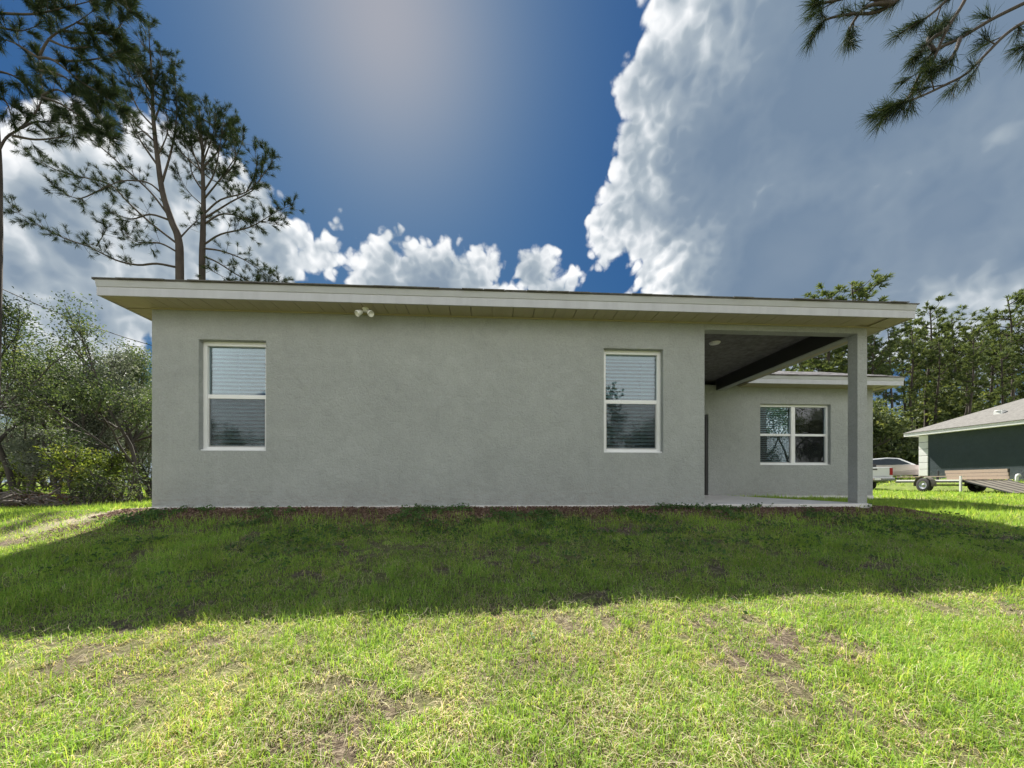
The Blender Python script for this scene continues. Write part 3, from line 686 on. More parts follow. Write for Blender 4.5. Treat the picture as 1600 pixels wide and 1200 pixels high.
def broad_tree(seed, h, spread, trunk_h, tips, per, lsize, matname, lean=(0, 0), r0=.09, blob=.42, stems=1):
    """broad-leaved tree: forked stems, twigs, leaf clumps of separate small leaves with gaps between"""
    rs = np.random.RandomState(seed); wood = MB(); E_ = []
    def grow(p, d, L, r, lev):
        n = 4; P = [p]
        for i in range(n):
            d = unit(d+rs.normal(size=3)*.16+np.array([0, 0, .05])); P.append(P[-1]+d*L/n)
        wood.tube(smooth_path(P, 2), np.linspace(r, r*.55, (len(P)-1)*2+1), 6 if lev < 2 else 4, False)
        if lev >= 3 or L < .3: E_.append(P[-1]); E_.append(P[2]); return
        for _ in range(rs.randint(2, 4)):
            k = unit(d+unit(rs.normal(size=3))*.85+np.array([0, 0, .08])); k[2] *= .85; grow(P[rs.randint(2, 5)], k, L*rs.uniform(.55, .82), r*.52, lev+1)
        grow(P[-1], d, L*.7, r*.55, lev+1)
    for sidx in range(stems):
        d0 = unit(np.array([lean[0], lean[1], 1.0])+rs.normal(size=3)*(.05 if stems == 1 else .32))
        grow(np.array([rs.normal()*.08*(stems > 1), rs.normal()*.08*(stems > 1), -.1]), d0, trunk_h, r0, 0)
    E_ = np.array(E_)
    # fit the crown to the wanted height and spread
    top = E_[:, 2].max(); sp = np.abs(E_[:, :2]-E_[:, :2].mean(0)).max(); sc = np.array([spread/sp, spread/sp, h/top])
    for i in range(len(wood.V)): wood.V[i] = wood.V[i]*sc
    E_ = E_*sc
    E_ = E_[rs.permutation(len(E_))][:tips] if len(E_) > tips else E_
    cen = np.repeat(E_, per, 0); q = rs.normal(size=(len(cen), 3)); q = unit(q)*rs.rand(len(cen), 1)**.5*blob*np.repeat(rs.uniform(.6, 1.25, len(E_)), per)[:, None]*np.array([1.15, 1.15, .72])
    tint = np.repeat(rs.beta(2, 2.2, len(E_)), per)
    lf = MB(); leaves(lf, cen+q, lsize, rs, tint=tint)
    return wood.mesh('trunk', M['bark_grey'], True), lf.mesh('crown', M[matname], False, True)

def plant(name, meshes, xy, label, cat='tree', group=None, sc=1.0, rz=0.0, z=None, tilt=0.0):
    x, y = xy; root = thing(name, (x, y, float(zg(x, y)) if z is None else z), label, cat, group, rz)
    root.scale = (sc, sc, sc) if np.isscalar(sc) else sc; root.rotation_euler = (tilt, tilt*.4, rz)
    shared('trunk', meshes[0], root); shared('crown', meshes[1], root); return root
def at(px, depth):                                        # ground position under a photo column at a depth
    p = W(px, HZ, depth); return (p[0], p[1])

# ------------------------------------------------------------------ pines at the left
pine_px('pine_tree', [(283, 770), (281, 440), (279, 375), (268, 345), (254, 300), (246, 245), (240, 190), (238, 140), (235, 84)], 15.0, .155,
    [[(278,418),(245,412),(215,414),(180,406),(140,386),(100,372),(60,352),(20,325)], [(276,380),(235,348),(200,316),(172,288),(130,277),(80,262),(22,224)],
     [(266,340),(235,300),(200,268),(160,232),(120,200),(82,165)], [(249,262),(225,228),(203,190),(196,150)], [(252,290),(270,225),(276,170),(272,100)],
     [(242,200),(216,170),(202,130),(206,92)], [(281,372),(300,352),(316,338)], [(241,190),(255,150),(262,112)], [(268,345),(235,335),(205,342),(170,330)],
     [(239,150),(222,120),(214,90)], [(246,245),(262,205),(258,160)], [(279,395),(250,380),(215,378),(190,360)], [(150,385),(165,360),(160,345)], [(238,130),(250,105),(254,85)],
     [(256,305),(230,285),(190,283),(150,300)], [(172,288),(150,300),(120,310),(85,292)], [(244,225),(225,205),(205,210),(180,190)], [(240,180),(228,150),(232,110)]],
    'tall pine with a crooked trunk and long low limb rising behind the roof corner', 11, 48, .22, .0080, extra=12, every=.165, tw=.70)
pine_px('pine_tree', [(319, 770), (316, 440), (317, 370), (318, 320), (317, 270), (316, 225), (311, 172)], 15.8, .135,
    [[(318,335),(345,312),(385,300),(410,275),(430,245)], [(319,350),(350,334),(400,345),(440,352)], [(318,388),(345,392),(380,405),(410,425),(432,440)],
     [(318,300),(335,270),(345,220),(350,182)], [(317,275),(300,232),(290,190),(288,150)], [(317,255),(334,205),(336,170)], [(318,322),(295,300),(277,270)],
     [(319,382),(345,366),(390,355),(430,332),(456,320)], [(317,412),(335,425),(356,436)], [(318,312),(350,272),(375,232),(381,200)], [(318,342),(360,316),(402,290),(415,238)],
     [(317,400),(340,410),(375,432),(410,446),(445,436)], [(316,240),(328,190),(322,160)], [(318,300),(300,270),(292,225)], [(350,275),(368,250),(362,205)], [(317,262),(350,225),(366,190)], [(385,300),(400,268),(398,232)]],
    'second tall pine beside the crooked one with straighter trunk behind the roof', 12, 48, .22, .0080, extra=14, every=.16, tw=.70)
pine_px('pine_tree', [(-20, 770), (-11, 420), (-9, 330), (-8, 255), (-14, 140), (-20, 0), (-28, -200), (-32, -330)], 8.6, .15,
    [[(-3,238),(10,215),(32,200),(55,176),(66,150),(63,115),(60,85)], [(62,92),(20,66),(-20,58)], [(62,90),(85,95),(130,130),(165,150),(190,172)], [(62,86),(76,62),(95,48),(120,35),(150,14)],
     [(66,152),(100,165),(150,200),(172,216)], [(20,212),(55,218),(90,215),(122,208)], [(-12,20),(50,22),(100,12),(180,-8)], [(32,200),(60,190),(110,192)], [(85,95),(120,95),(160,90),(195,75)],
     [(95,48),(140,52),(180,48),(200,20)], [(-10,110),(20,118),(55,140)], [(120,35),(150,45),(185,65)], [(-14,-20),(40,-40),(110,-30),(190,5),(205,20)], [(63,110),(100,120),(140,150),(180,140)],
     [(76,62),(110,75),(150,72)], [(-8,150),(10,160),(20,190)], [(130,130),(150,165),(160,190)], [(-12,40),(30,48),(60,40)],[(66,150),(90,140),(120,160)],[(-16,-60),(30,-20),(70,10)]],
    'large pine at the left edge with heavy limbs and dense needle clumps', 13, 66, .21, .0068, extra=0, every=.15, tw=.42, dj=.9, lim=.028)

# overhanging pine to the right of the camera; its trunk stands outside the picture
def overhang_pine():
    rs = np.random.RandomState(21); dep = 3.3
    tx, ty = at(2700, 3.6); base = np.array([tx, ty, float(zg(tx, ty))-.1])
    root = thing('pine_tree', tuple(base), 'pine branches hanging into the upper right corner of the view', 'tree')
    wood = MB(); C, D = [], []
    T0 = smooth_path(np.array([[0, 0, 0], [.1, .05, 3], [.05, .1, 6], [-.1, .1, 9], [0, 0, 12.5]], float), 5); wood.tube(T0, np.linspace(.19, .04, len(T0)), 12)
    joint = W(1760, -60, 3.4)-base; wood.tube(smooth_path([T0[7], (T0[7]+joint)/2+[0, 0, .35], joint]), np.linspace(.07, .03, 9), 8)
    joint2 = W(1640, -170, 3.2)-base; wood.tube(smooth_path([T0[8], (T0[8]+joint2)/2+[0, 0, .3], joint2]), np.linspace(.07, .03, 9), 8)
    for br, dz in (([(1760,-60),(1640,-15),(1600,5),(1550,30),(1500,60),(1460,80),(1440,110),(1420,150),(1395,172),(1362,182)], .15), ([(1760,-60),(1650,12),(1600,35),(1570,55),(1540,85),(1510,115),(1478,132),(1440,150),(1400,165)], -.1),
                   ([(1640,-170),(1540,-60),(1505,5),(1480,45),(1460,90),(1440,125),(1412,160),(1380,172)], .0), ([(1640,-170),(1480,-60),(1395,5),(1365,20),(1330,22),(1292,30),(1276,45)], .1), ([(1395,5),(1355,10),(1330,40),(1326,62)], .05),
                   ([(1395,5),(1340,-6),(1300,2),(1270,8)], .0), ([(1540,-60),(1490,-10),(1455,22),(1430,38)], -.05), ([(1760,-60),(1680,40),(1620,62),(1588,78)], .05), ([(1460,80),(1450,60),(1475,40)], .1), ([(1500,60),(1490,85),(1465,110)], -.1), ([(1480,45),(1455,62),(1438,82),(1430,92)], 0)):
        n = len(br); P = [W(a, c, dep+dz*i/(n-1))-base for i, (a, c) in enumerate(br)]
        Q = smooth_path(P, 4); s = np.linspace(0, 1, len(Q)); wood.tube(Q, .014*(1-.72*s)+.003, 7)
        seg = np.linalg.norm(np.diff(Q, axis=0), axis=1).cumsum(); L = seg[-1]; t = L*.45
        while t < L:
            i = np.searchsorted(seg, t)+1; d = unit(Q[min(i+1, len(Q)-1)]-Q[i-1]); k = unit(d+unit(rs.normal(size=3))*.8); ln = rs.uniform(.06, .2)
            wood.tube([Q[i], Q[i]+k*ln], [.005, .004], 5, False); C.append(Q[i]+k*ln); D.append(k); t += rs.uniform(.10, .2)
        C.append(Q[-1]); D.append(d)
        C.append(Q[-2]); D.append(d)
    for a in range(26):                                       # rest of the crown, out of view
        i = rs.randint(len(T0)//2, len(T0)); an = rs.uniform(0, 6.28); d = np.array([math.cos(an), math.sin(an), .4]); ln = rs.uniform(.8, 2.4)
        pp = T0[i]+d*ln
        if (pp+base-CAM)@FWD > 1.2 and abs((pp+base-CAM)@RGT/((pp+base-CAM)@FWD)) < 1.75: continue
        pine_branch(wood, C, D, [T0[i], T0[i]+d*ln*.5, pp], .03, rs, .4, .4)
    wood.build('trunk', M['bark'], root, smooth=True)
    cr = MB(); needles(cr, np.array(C), np.array(D), 95, .145, .0032, rs, 1.05, .12); cr.build('crown', M['needle'], root, attr=True)
overhang_pine()

# ------------------------------------------------------------------ the wood at the left
O1 = broad_tree(31, 6.2, 2.3, 1.9, 700, 80, .090, 'leaf', r0=.085, blob=.5)
O2 = broad_tree(32, 5.0, 2.0, 1.3, 700, 80, .082, 'leaf_grey', r0=.075, blob=.48, stems=2)
O3 = broad_tree(33, 7.5, 2.4, 2.6, 700, 76, .095, 'leaf', r0=.10, blob=.5, lean=(-.25, 0))
S1 = broad_tree(34, 1.6, 1.0, .45, 110, 46, .075, 'leaf_lime', r0=.025, blob=.26, stems=5)
S2 = broad_tree(35, 1.2, .8, .35, 90, 40, .06, 'leaf', r0=.02, blob=.24, stems=5)
WL = 'trees of the wood left of the house'
for (m_, px, dep, sc, rz, lab) in (
        (O1, 25, 12.0, (1.0, 1.0, 1.03), .4, 'dark oak at the left edge behind the brush pile, crown reaching the cable'),
        (O2, 100, 12.6, .92, 1.9, 'silvery grey-leaved scrub oak in the middle of the left wood'),
        (O3, 222, 11.8, (.80, .80, .80), .2, 'leaning oak whose slanting trunk meets the house corner'),
        (O1, 176, 15.0, (1.0, 1.0, .92), 3.0, 'bushy oak between the silvery one and the leaning trunk'),
        (O3, 90, 15.5, (.95, .95, .84), 4.0, 'taller oak rising behind the silvery scrub oak'),
        (O1, -50, 10.5, (1.1, 1.1, .95), 5.2, 'oak beyond the left edge of the view, beside the brush pile'),
        (O2, 45, 14.0, (1.15, 1.15, 1.15), .9, 'grey-green oak behind the dark one at the left edge'),
        (O2, 150, 13.4, (1.0, 1.0, 1.05), 3.7, 'dense grey-green oak just right of the silvery one'),
        (O2, 240, 14.2, (1.05, 1.05, 1.1), 2.2, 'grey-green oak half hidden behind the house corner'),
        (O1, 205, 16.5, (1.0, 1.0, 1.02), 1.1, 'oak crown showing under the roof corner beside the cable')):
    plant('oak_tree', m_, at(px, dep), lab, 'tree', WL, sc, rz)
for i, (m_, px, dep, sc) in enumerate(((O1, 40, 22, 1.0), (O2, 130, 20, 1.15), (O3, 200, 24, .95), (O1, 235, 19, .9), (O2, -20, 19, 1.1), (O3, -60, 26, 1.0), (O2, 75, 29, 1.2), (O1, 150, 31, 1.1), (O1, 228, 30, 1.0), (O3, 270, 27, .8), (O2, 20, 34, 1.3), (O1, 260, 36, 1.0), (O2, 60, 24, 1.0), (O2, 110, 25, 1.05), (O2, 165, 22, .95), (O2, 205, 21, .9), (O2, -10, 27, 1.2), (O2, 215, 34, 1.3), (O2, 140, 38, 1.4), (O2, 95, 36, 1.4), (O2, -55, 33, 1.4))):
    plant('oak_tree', m_, at(px, dep), 'hazy background oak deep in the wood left of the house', 'tree', 'background oaks left of the house', sc, i*1.3)
plant('shrub', S1, at(128, 10.6), 'bright lime green shrub in front of the left wood', 'shrub', None, (1.25, 1.25, 1.0), .5)
plant('shrub', S1, at(172, 11.6), 'yellowish shrub next to the lime green one, nearer the house', 'shrub', None, (1.1, 1.1, .95), 2.5)
plant('shrub', S1, at(40, 15.5), 'sunlit pale shrub seen between the oak trunks at far left', 'shrub', None, (1.7, 1.7, 1.05), 4.0)
plant('shrub', S2, at(205, 10.4), 'low dark green shrub by the house corner', 'shrub', None, (1.1, 1.1, .9), 1.0)
plant('shrub', S2, at(150, 9.6), 'small low shrub at the edge of the left lawn', 'shrub', None, (.8, .8, .55), 3.3)
plant('shrub', S1, at(75, 19), 'pale shrub far back between the left trunks', 'shrub', None, (1.8, 1.8, 1.1), 5.0)
plant('shrub', S2, at(225, 13.2), 'dark shrub half hidden behind the house corner', 'shrub', None, (1.5, 1.5, 1.2), .2)

def brush_pile():
    rs = np.random.RandomState(8); x, y = at(38, 9.9); z = float(zg(x, y)); root = thing('brush_pile', (x, y, z), 'grey heap of cut branches on the ground at far left', 'brush pile')
    b = MB()
    for i in range(150):
        c = np.array([rs.normal()*.75, rs.normal()*.35, 0]); c[2] = max(.03, rs.rand()*.42*math.exp(-(c[0]/1.0)**2)); a = rs.normal()*.5+rs.choice([0, math.pi]); L = rs.uniform(.25, .95)
        d = np.array([math.cos(a), math.sin(a)*.6, rs.normal()*.18]); k = rs.normal(size=3)*.06
        b.tube([c-d*L/2, c+k, c+d*L/2], np.array([1, .8, .45])*rs.choice([.01, .016, .028, .045], p=[.4, .3, .2, .1]), 5)
    b.build('branches', M['deadwood'], root, smooth=True)['kind'] = 'stuff'
    lf = MB(); C = np.stack([rs.normal(size=900)*.8, rs.normal(size=900)*.4, rs.rand(900)*.35], 1); leaves(lf, C, .07, rs); lf.build('dead_leaves', M['mulch'], root, attr=True)['kind'] = 'stuff'
brush_pile()
# overhead cable running past the corner into the wood
b = MB(); A = W(-140, 385, 8.5); B_ = W(285, 553, 14); t = np.linspace(0, 1, 26)[:, None]; P = A+(B_-A)*t; P[:, 2] -= (np.sin(t[:, 0]*math.pi)*.25); o_ = MB(); o_.tube(P-A, .012, 6)
c_ = o_.build('overhead_cable', M['cable'], smooth=True); c_.location = A; tag(c_, 'thin overhead cable sagging through the trees left of the house', 'cable')

# ------------------------------------------------------------------ the pine wood at the right
PV = [pine_auto(51, 18, 2.2, .48, 16, .42, .055, 40), pine_auto(52, 16.5, 1.9, .42, 16, .42, .055, 40), pine_auto(53, 19, 2.5, .55, 16, .42, .055, 36), pine_auto(54, 15, 2.0, .36, 16, .42, .055, 42)]
# (pixel column, pixel row of the top, depth, variant, label)
far = [(1295, 462, 40, 0, 'pine top peeping over the roof edge, lower of the two'), (1337, 440, 38, 2, 'pine top standing highest above the roof edge'),
       (1452, 482, 42, 1, 'bright green pine rising just right of the roof corner'), (1492, 497, 46, 0, 'bluish pine to the right of the bright green one'),
       (1572, 464, 40, 2, 'tallest pine near the right edge with an open layered crown'), (1545, 505, 47, 3, 'slim pine left of the tallest one at the right edge'), (1608, 470, 44, 0, 'pine cut by the right edge of the view')]
for px, py, dep, v, lab in far:
    x, y = at(px, dep); z = float(zg(x, y)); h = CAM[2]+(HZ-py)/F*dep-z; hv = (18, 16.5, 19, 15)[v]
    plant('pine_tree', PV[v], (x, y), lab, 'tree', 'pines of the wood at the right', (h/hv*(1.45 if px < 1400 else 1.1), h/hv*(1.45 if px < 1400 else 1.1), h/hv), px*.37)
rs = np.random.RandomState(77)
def mass(n, x0, x1, d0, d1, t0, t1, lab, grp):
    for i in range(n):
        px = x0+(x1-x0)*(i+rs.rand())/n; dep = rs.uniform(d0, d1); py = rs.uniform(t0, t1); v = rs.randint(0, 4); x, y = at(px, dep); z = float(zg(x, y))
        h = CAM[2]+(HZ-py)/F*dep-z; sc = h/(18, 16.5, 19, 15)[v]; w = max(sc, .75)
        plant('pine_tree', PV[v], (x, y), lab, 'tree', grp, (w, w, sc), rs.uniform(0, 6.28))
mass(16, 1235, 1520, 34, 50, 500, 545, 'slim pine in the dense stand behind the porch column and parked truck', 'dense pine stand behind the truck')
mass(9, 1500, 1680, 36, 52, 520, 575, 'pine in the lower stand above the neighbouring roof', 'pines above the neighbouring roof')
mass(14, 1180, 1640, 52, 75, 520, 570, 'far background pine filling the gaps of the right wood', 'far pines of the right wood')
U1 = broad_tree(61, 4.5, 2.4, 1.0, 260, 34, .20, 'leaf_far', r0=.06, blob=.6, stems=3); U2 = broad_tree(62, 3.5, 2.2, .8, 240, 34, .18, 'leaf_far', r0=.05, blob=.6, stems=4)
for i in range(40):
    px = 1150+(1660-1150)*((i*7 % 40)+.5)/40+rs.uniform(-8, 8); dep = rs.uniform(33, 42) if i < 22 else rs.uniform(44, 60)
    plant('understory_shrub', (U1, U2)[i % 2], at(px, dep), 'leafy undergrowth shrub under the right-hand pines', 'shrub', 'undergrowth of the right wood', rs.uniform(1.0, 1.6) if i < 22 else rs.uniform(1.9, 2.7), rs.uniform(0, 6))
# trees behind the photographer: the windows mirror them
for i, (x, y, v, s_) in enumerate(((-10.0, -22, 0, .75), (-2, -27, 1, .62), (8.5, -24, 2, .66), (12, -30, 3, .85), (19, -22, 1, .6), (25, -28, 0, .8), (-22, -25, 2, .7), (32, -24, 3, .8), (3, -33, 2, .6), (15.5, -26, 0, .55))):
    plant('pine_tree', PV[v], (x, y), 'pine behind the viewer, seen only mirrored in the windows', 'tree', 'trees mirrored in the windows', s_, i*1.7)
for i in range(22):
    x = -27+i*3.3; y = -21-2.5*_rt[i, 3]
    plant('oak_tree', (O1, O2, O3)[i % 3], (x, y), 'oak behind the viewer, seen only mirrored in the windows', 'tree', 'trees mirrored in the windows', (1.1, 1.3, .9)[i % 3]*(.85+.35*_rt[i, 9])*(1.5 if x > 24 else 1), i*2.1)

# ------------------------------------------------------------------ the neighbouring house
def neighbour():
    ex, ey = 30.85, 16.15                                      # eave line and its front end
    wx, wy = ex+.45, ey-.5; zb = .2; ze = 3.26
    R = thing('neighbouring_house', (wx, wy, float(zg(wx, wy))), 'dark teal stucco house with white corner blocks and tan roof beyond the trailer', 'house')
    o = np.array(R.location)
    def B(name, m_, *bx, par=R, bevel=0, label=None):
        b = MB()
        for q in bx: b.box(q[0]-o[0], q[1]-o[0], q[2]-o[1], q[3]-o[1], q[4]-o[2], q[5]-o[2])
        return b.build(name, m_, par, bevel=bevel, label=label)
    B('wall', M['stucco_green'], (wx, wx+11, wy-15, wy, zb-.6, ze+.1))
    z = .35
    while z < ze-.05:                                          # corner blocks, one by one
        B('corner_block', M['white_paint'], (wx-.03, wx+.44, wy-.44, wy+.03, z+.012, min(z+.40, ze)), bevel=.012); z += .412
    B('fascia', M['white_paint'], (ex, ex+.03, ey-16, ey, ze-.02, ze+.17), (ex+.03, ex+12, ey-.03, ey, ze-.02, ze+.17))
    B('soffit', M['white_paint'], (ex+.03, wx+.1, ey-16, ey-.03, ze-.01, ze+.02), (wx, ex+12, wy-.05, ey-.03, ze-.01, ze+.02))
    r = hip('roof', ex-.03-o[0], ex+12.2-o[0], ey-16-o[1], ey+.03-o[1], ze+.20-o[2], M['roof_tan'], R, .03, .47)
    for (dx, dy) in ((1.35, -3.5), (1.45, -4.9)):              # two white roof vents
        b = MB(); x, y = ex+dx-o[0], ey+dy-o[1]; zz = ze+.2+dx*.47-o[2]; b.box(x-.16, x+.16, y-.16, y+.16, zz-.06, zz+.12); b.lathe((x, y, zz+.12), (0, 0, 1), [(0, .2), (.03, .19), (.05, 0)], 12); b.build('roof_vent', M['white_paint'], r)
    # globe light on the wall and a white pipe bend at its foot
    p = W(1594, 690, 17.6); b = MB(); y = 10.75
    b.lathe((wx-.10-o[0], y-o[1], 2.30-o[2]), (0, 0, 1), [(0, .03), (.04, .12), (.10, .15), (.17, .13), (.2, .0)], 16); b.box(wx-.12-o[0], wx-o[0], y-.05-o[1], y+.05-o[1], 2.19-o[2], 2.3-o[2]); b.build('wall_light', M['lamp_white'], R, smooth=True)
    y = 11.3; g = float(zg(wx-.3, y)); b = MB(); b.tube(smooth_path(np.array([(wx-.05, y, g+.25), (wx-.15, y, g+.27), (wx-.22, y, g+.2), (wx-.22, y, g-.1)])-o), .06, 10); b.build('drain_pipe', M['white_paint'], R, smooth=True)
neighbour()

# ------------------------------------------------------------------ utility trailer
def trailer():
    rear = CF(*(lambda xc, yc: (xc, yc))((1501-800)/F*16.2, 16.2), 0)[:2]           # near rear corner
    a2 = .1*RGT[:2]+.995*FWD[:2]; a2 /= np.linalg.norm(a2); s2 = np.array([a2[1], -a2[0]])
    zr = float(zg(*rear)); A = np.array([*a2, 0]); S = np.array([*s2, 0]); U = UP
    R = thing('utility_trailer', (*rear, zr), 'flat wooden utility trailer with lowered ramp and one raised plank side', 'trailer')
    Lb, Wd, dk = 3.0, 1.9, .56
    P = lambda a, s, z: A*a+S*s+U*z
    def box(mb, a0, a1, s0, s1, z0, z1): mb.obox(P((a0+a1)/2, (s0+s1)/2, (z0+z1)/2), A, S, U, abs(a1-a0)/2, abs(s1-s0)/2, abs(z1-z0)/2)
    b = MB()
    for s in (.02, Wd/2, Wd-.02): box(b, 0, Lb, s-.025, s+.025, dk-.10, dk-.012)
    for a in np.linspace(.05, Lb-.05, 6): box(b, a-.025, a+.025, .046, Wd-.046, dk-.09, dk-.014)
    b.build('frame', M['steel_black'], R)
    for i in range(9):                                          # deck planks
        w = Wd/9; q = MB(); box(q, .01+.01*(i % 3), Lb-.01*(i % 2), w*i+.006, w*(i+1)-.006, dk-.01, dk+.03); q.build('deck_plank', M['plank'], R)
    for k in range(3):                                          # raised far side, three planks with gaps
        q = MB(); box(q, -.02+.03*k, 2.5+.04*k, Wd-.045, Wd-.005, dk+.05+k*.155, dk+.05+k*.155+.14); q.build('side_plank', M['plank'], R)
    q = MB(); box(q, 0, Lb, .0, .045, dk+.165, dk+.205); q.build('side_plank', M['plank'], R)
    for a in np.linspace(.04, Lb-.04, 4):
        for s in (.022, Wd+.022):
            q = MB(); box(q, a-.022, a+.022, s-.02, s+.02, dk-.08, dk+(.16 if s < 1 else .5)); q.build('side_post', M['steel_black'], R)
    q = MB(); box(q, .06, Lb, -.008, .012, dk-.03, dk+.03); q.build('side_rail', M['steel_white'], R)
    q = MB(); box(q, -.03, .03, -.03, .03, -.03, dk+.19); q.build('corner_leg', M['steel_white'], R, label='pale steel leg propping the near rear corner')
    q = MB(); box(q, -.03, .03, Wd-.03, Wd+.03, -.03, dk+.05); q.build('corner_leg', M['steel_white'], R)
    for s, sg in ((-.16, -1), (Wd+.16, 1)):                     # wheels and mudguards
        c = P(1.38, s, .34); w = MB(); w.lathe(c-S*.1, S, [(0, .19), (0, .31), (.02, .335), (.18, .335), (.2, .31), (.2, .19)], 28); wo = w.build('wheel', M['rubber'], R, smooth=True)
        w = MB(); f = -1 if sg < 0 else 1; w.lathe(c+S*.07*f, S*f, [(0, .20), (.02, .20), (.025, .185), (.0, .15), (-.02, .09), (.02, .06), (.03, 0)], 24); w.build('rim', M['rim'], wo, smooth=True)
        g = MB(); n = 10; t = np.linspace(-.15, math.pi+.15, n); arc = [c+A*math.cos(x)*.42+U*math.sin(x)*.40 for x in t]
        V = [v+S*e for v in arc for e in (-.11, .11)]+[v*1.0+S*e+unit(v-c)*.012 for v in arc for e in (-.11, .11)]
        g.add(V, [(2*i, 2*i+1, 2*i+3, 2*i+2) for i in range(n-1)]+[(2*n+2*i, 2*n+2*i+2, 2*n+2*i+3, 2*n+2*i+1) for i in range(n-1)]); g.build('mudguard', M['steel_grey'], R, smooth=True)
    q = MB(); q.tube([P(1.38, -.1, .34), P(1.38, Wd+.1, .34)], .035, 8); q.build('axle', M['steel_black'], R)
    q = MB(); q.tube([P(Lb, .25, dk-.06), P(Lb+1.0, Wd/2, dk-.08)], .035, 6); q.tube([P(Lb, Wd-.25, dk-.06), P(Lb+1.0, Wd/2, dk-.08)], .035, 6); q.tube([P(Lb+.9, Wd/2, dk-.08), P(Lb+1.15, Wd/2, dk-.06)], .045, 8); q.build('tongue', M['steel_black'], R)
    # ramp lying back on the grass: bars and grating strips
    r0 = P(-.03, .05, dk-.02); e = P(-1.75, 0, 0); e[2] = float(zg(*(rear+a2*-1.75)))-zr+.05; dv = e-P(-.03, 0, dk-.02); L = np.linalg.norm(dv); dv /= L; nn = np.cross(dv, S); nn = nn/np.linalg.norm(nn)
    for i in range(6):
        q = MB(); c = r0+S*((Wd-.1)*i/5)+dv*L/2; q.obox(c, dv, S, nn, L/2, .02, .022); q.build('ramp_bar', M['steel_black'], R)
    for i in range(5):
        q = MB(); c = r0+S*((Wd-.1)*(i+.5)/5)+dv*L/2; q.obox(c, dv, S, nn, L/2-.01, .158, .008); q.build('ramp_grating', M['steel_grey'], R)
    return rear, A, S, zr
rear, TA, TS, TZ = trailer()

# ------------------------------------------------------------------ white pickup and red-and-white car
def wheel(R, c, S, r=.36, w=.22, f=1):
    wmb = MB(); wmb.lathe(c-S*w/2, S, [(0, r*.62), (0, r*.93), (.025, r), (w-.025, r), (w, r*.93), (w, r*.62)], 26); wo = wmb.build('wheel', M['rubber'], R, smooth=True)
    q = MB(); q.lathe(c+S*f*(w/2-.03), S*f, [(0, r*.63), (.015, r*.63), (.0, r*.5), (-.02, r*.25), (.02, r*.15), (.03, 0)], 20); q.build('rim', M['rim'], wo, smooth=True)
def profile_body(mb, prof, A, S, w, inset=0.0):
    mb.prism([A*a+UP*z+S*(-w/2) for a, z in prof], S*w)
def pickup():
    c = np.array([*at(1366, 20.9), 0]); z = float(zg(c[0], c[1])); A = TA; S = TS
    R = thing('pickup_truck', (c[0], c[1], z), 'white pickup truck seen from behind, mostly hidden by the grey house', 'truck')
    w = 1.9; P = lambda a, s, zz: A*a+S*s+UP*zz
    b = MB(); profile_body(b, [(0, .62), (0, 1.33), (2.0, 1.36), (2.05, 1.36), (2.05, .5), (1.85, .5), (1.75, .8), (1.5, .95), (1.2, .95), (.95, .8), (.85, .5), (.3, .5)], A, S, w); b.build('bed', M['car_white'], R, bevel=.03)
    b = MB(); profile_body(b, [(2.07, .5), (2.07, 1.36), (2.2, 1.85), (2.5, 1.93), (3.6, 1.92), (4.2, 1.42), (5.4, 1.32), (5.6, 1.1), (5.62, .5), (5.25, .5), (5.1, .85), (4.8, .98), (4.5, .85), (4.3, .5)], A, S, w*.99); cab = b.build('cab', M['car_white'], R, bevel=.04)
    q = MB(); q.obox(P(2.12, 0, 1.63), A, S, UP, .06, .66, .2); q.build('rear_window', M['car_glass'], cab)
    for s in (-1, 1):
        q = MB(); q.prism([P(a, s*(w*.495+.001), zz) for a, zz in [(2.3, 1.45), (2.42, 1.82), (3.55, 1.82), (4.0, 1.45)]], S*s*.012); q.build('side_window', M['car_glass'], cab)
        q = MB(); q.obox(P(-.012, s*.86, 1.08), A, S, UP, .02, .075, .2); q.build('tail_lamp', M['lamp_red'], R)
        wheel(R, P(1.35, s*.84, .37), S, f=s); wheel(R, P(4.8, s*.84, .37), S, f=s)
    q = MB(); q.obox(P(-.022, 0, 1.05), A, S, UP, .02, .76, .26); t = q.build('tailgate', M['car_white'], R, bevel=.012)
    q = MB(); q.obox(P(-.05, 0, 1.2), A, S, UP, .012, .11, .035); q.build('handle', M['steel_black'], t)
    q = MB(); q.obox(P(-.12, 0, .64), A, S, UP, .09, .92, .09); bp = q.build('bumper', M['chrome'], R, bevel=.03)
    q = MB(); q.obox(P(-.222, 0, .65), A, S, UP, .008, .16, .06); q.build('number_plate', M['white_paint'], bp)
    q = MB(); q.obox(P(.9, 0, 1.44), A, S, UP, .35, .55, .11); q.build('load', M['steel_black'], R, label='dark load lying in the truck bed')
pickup()
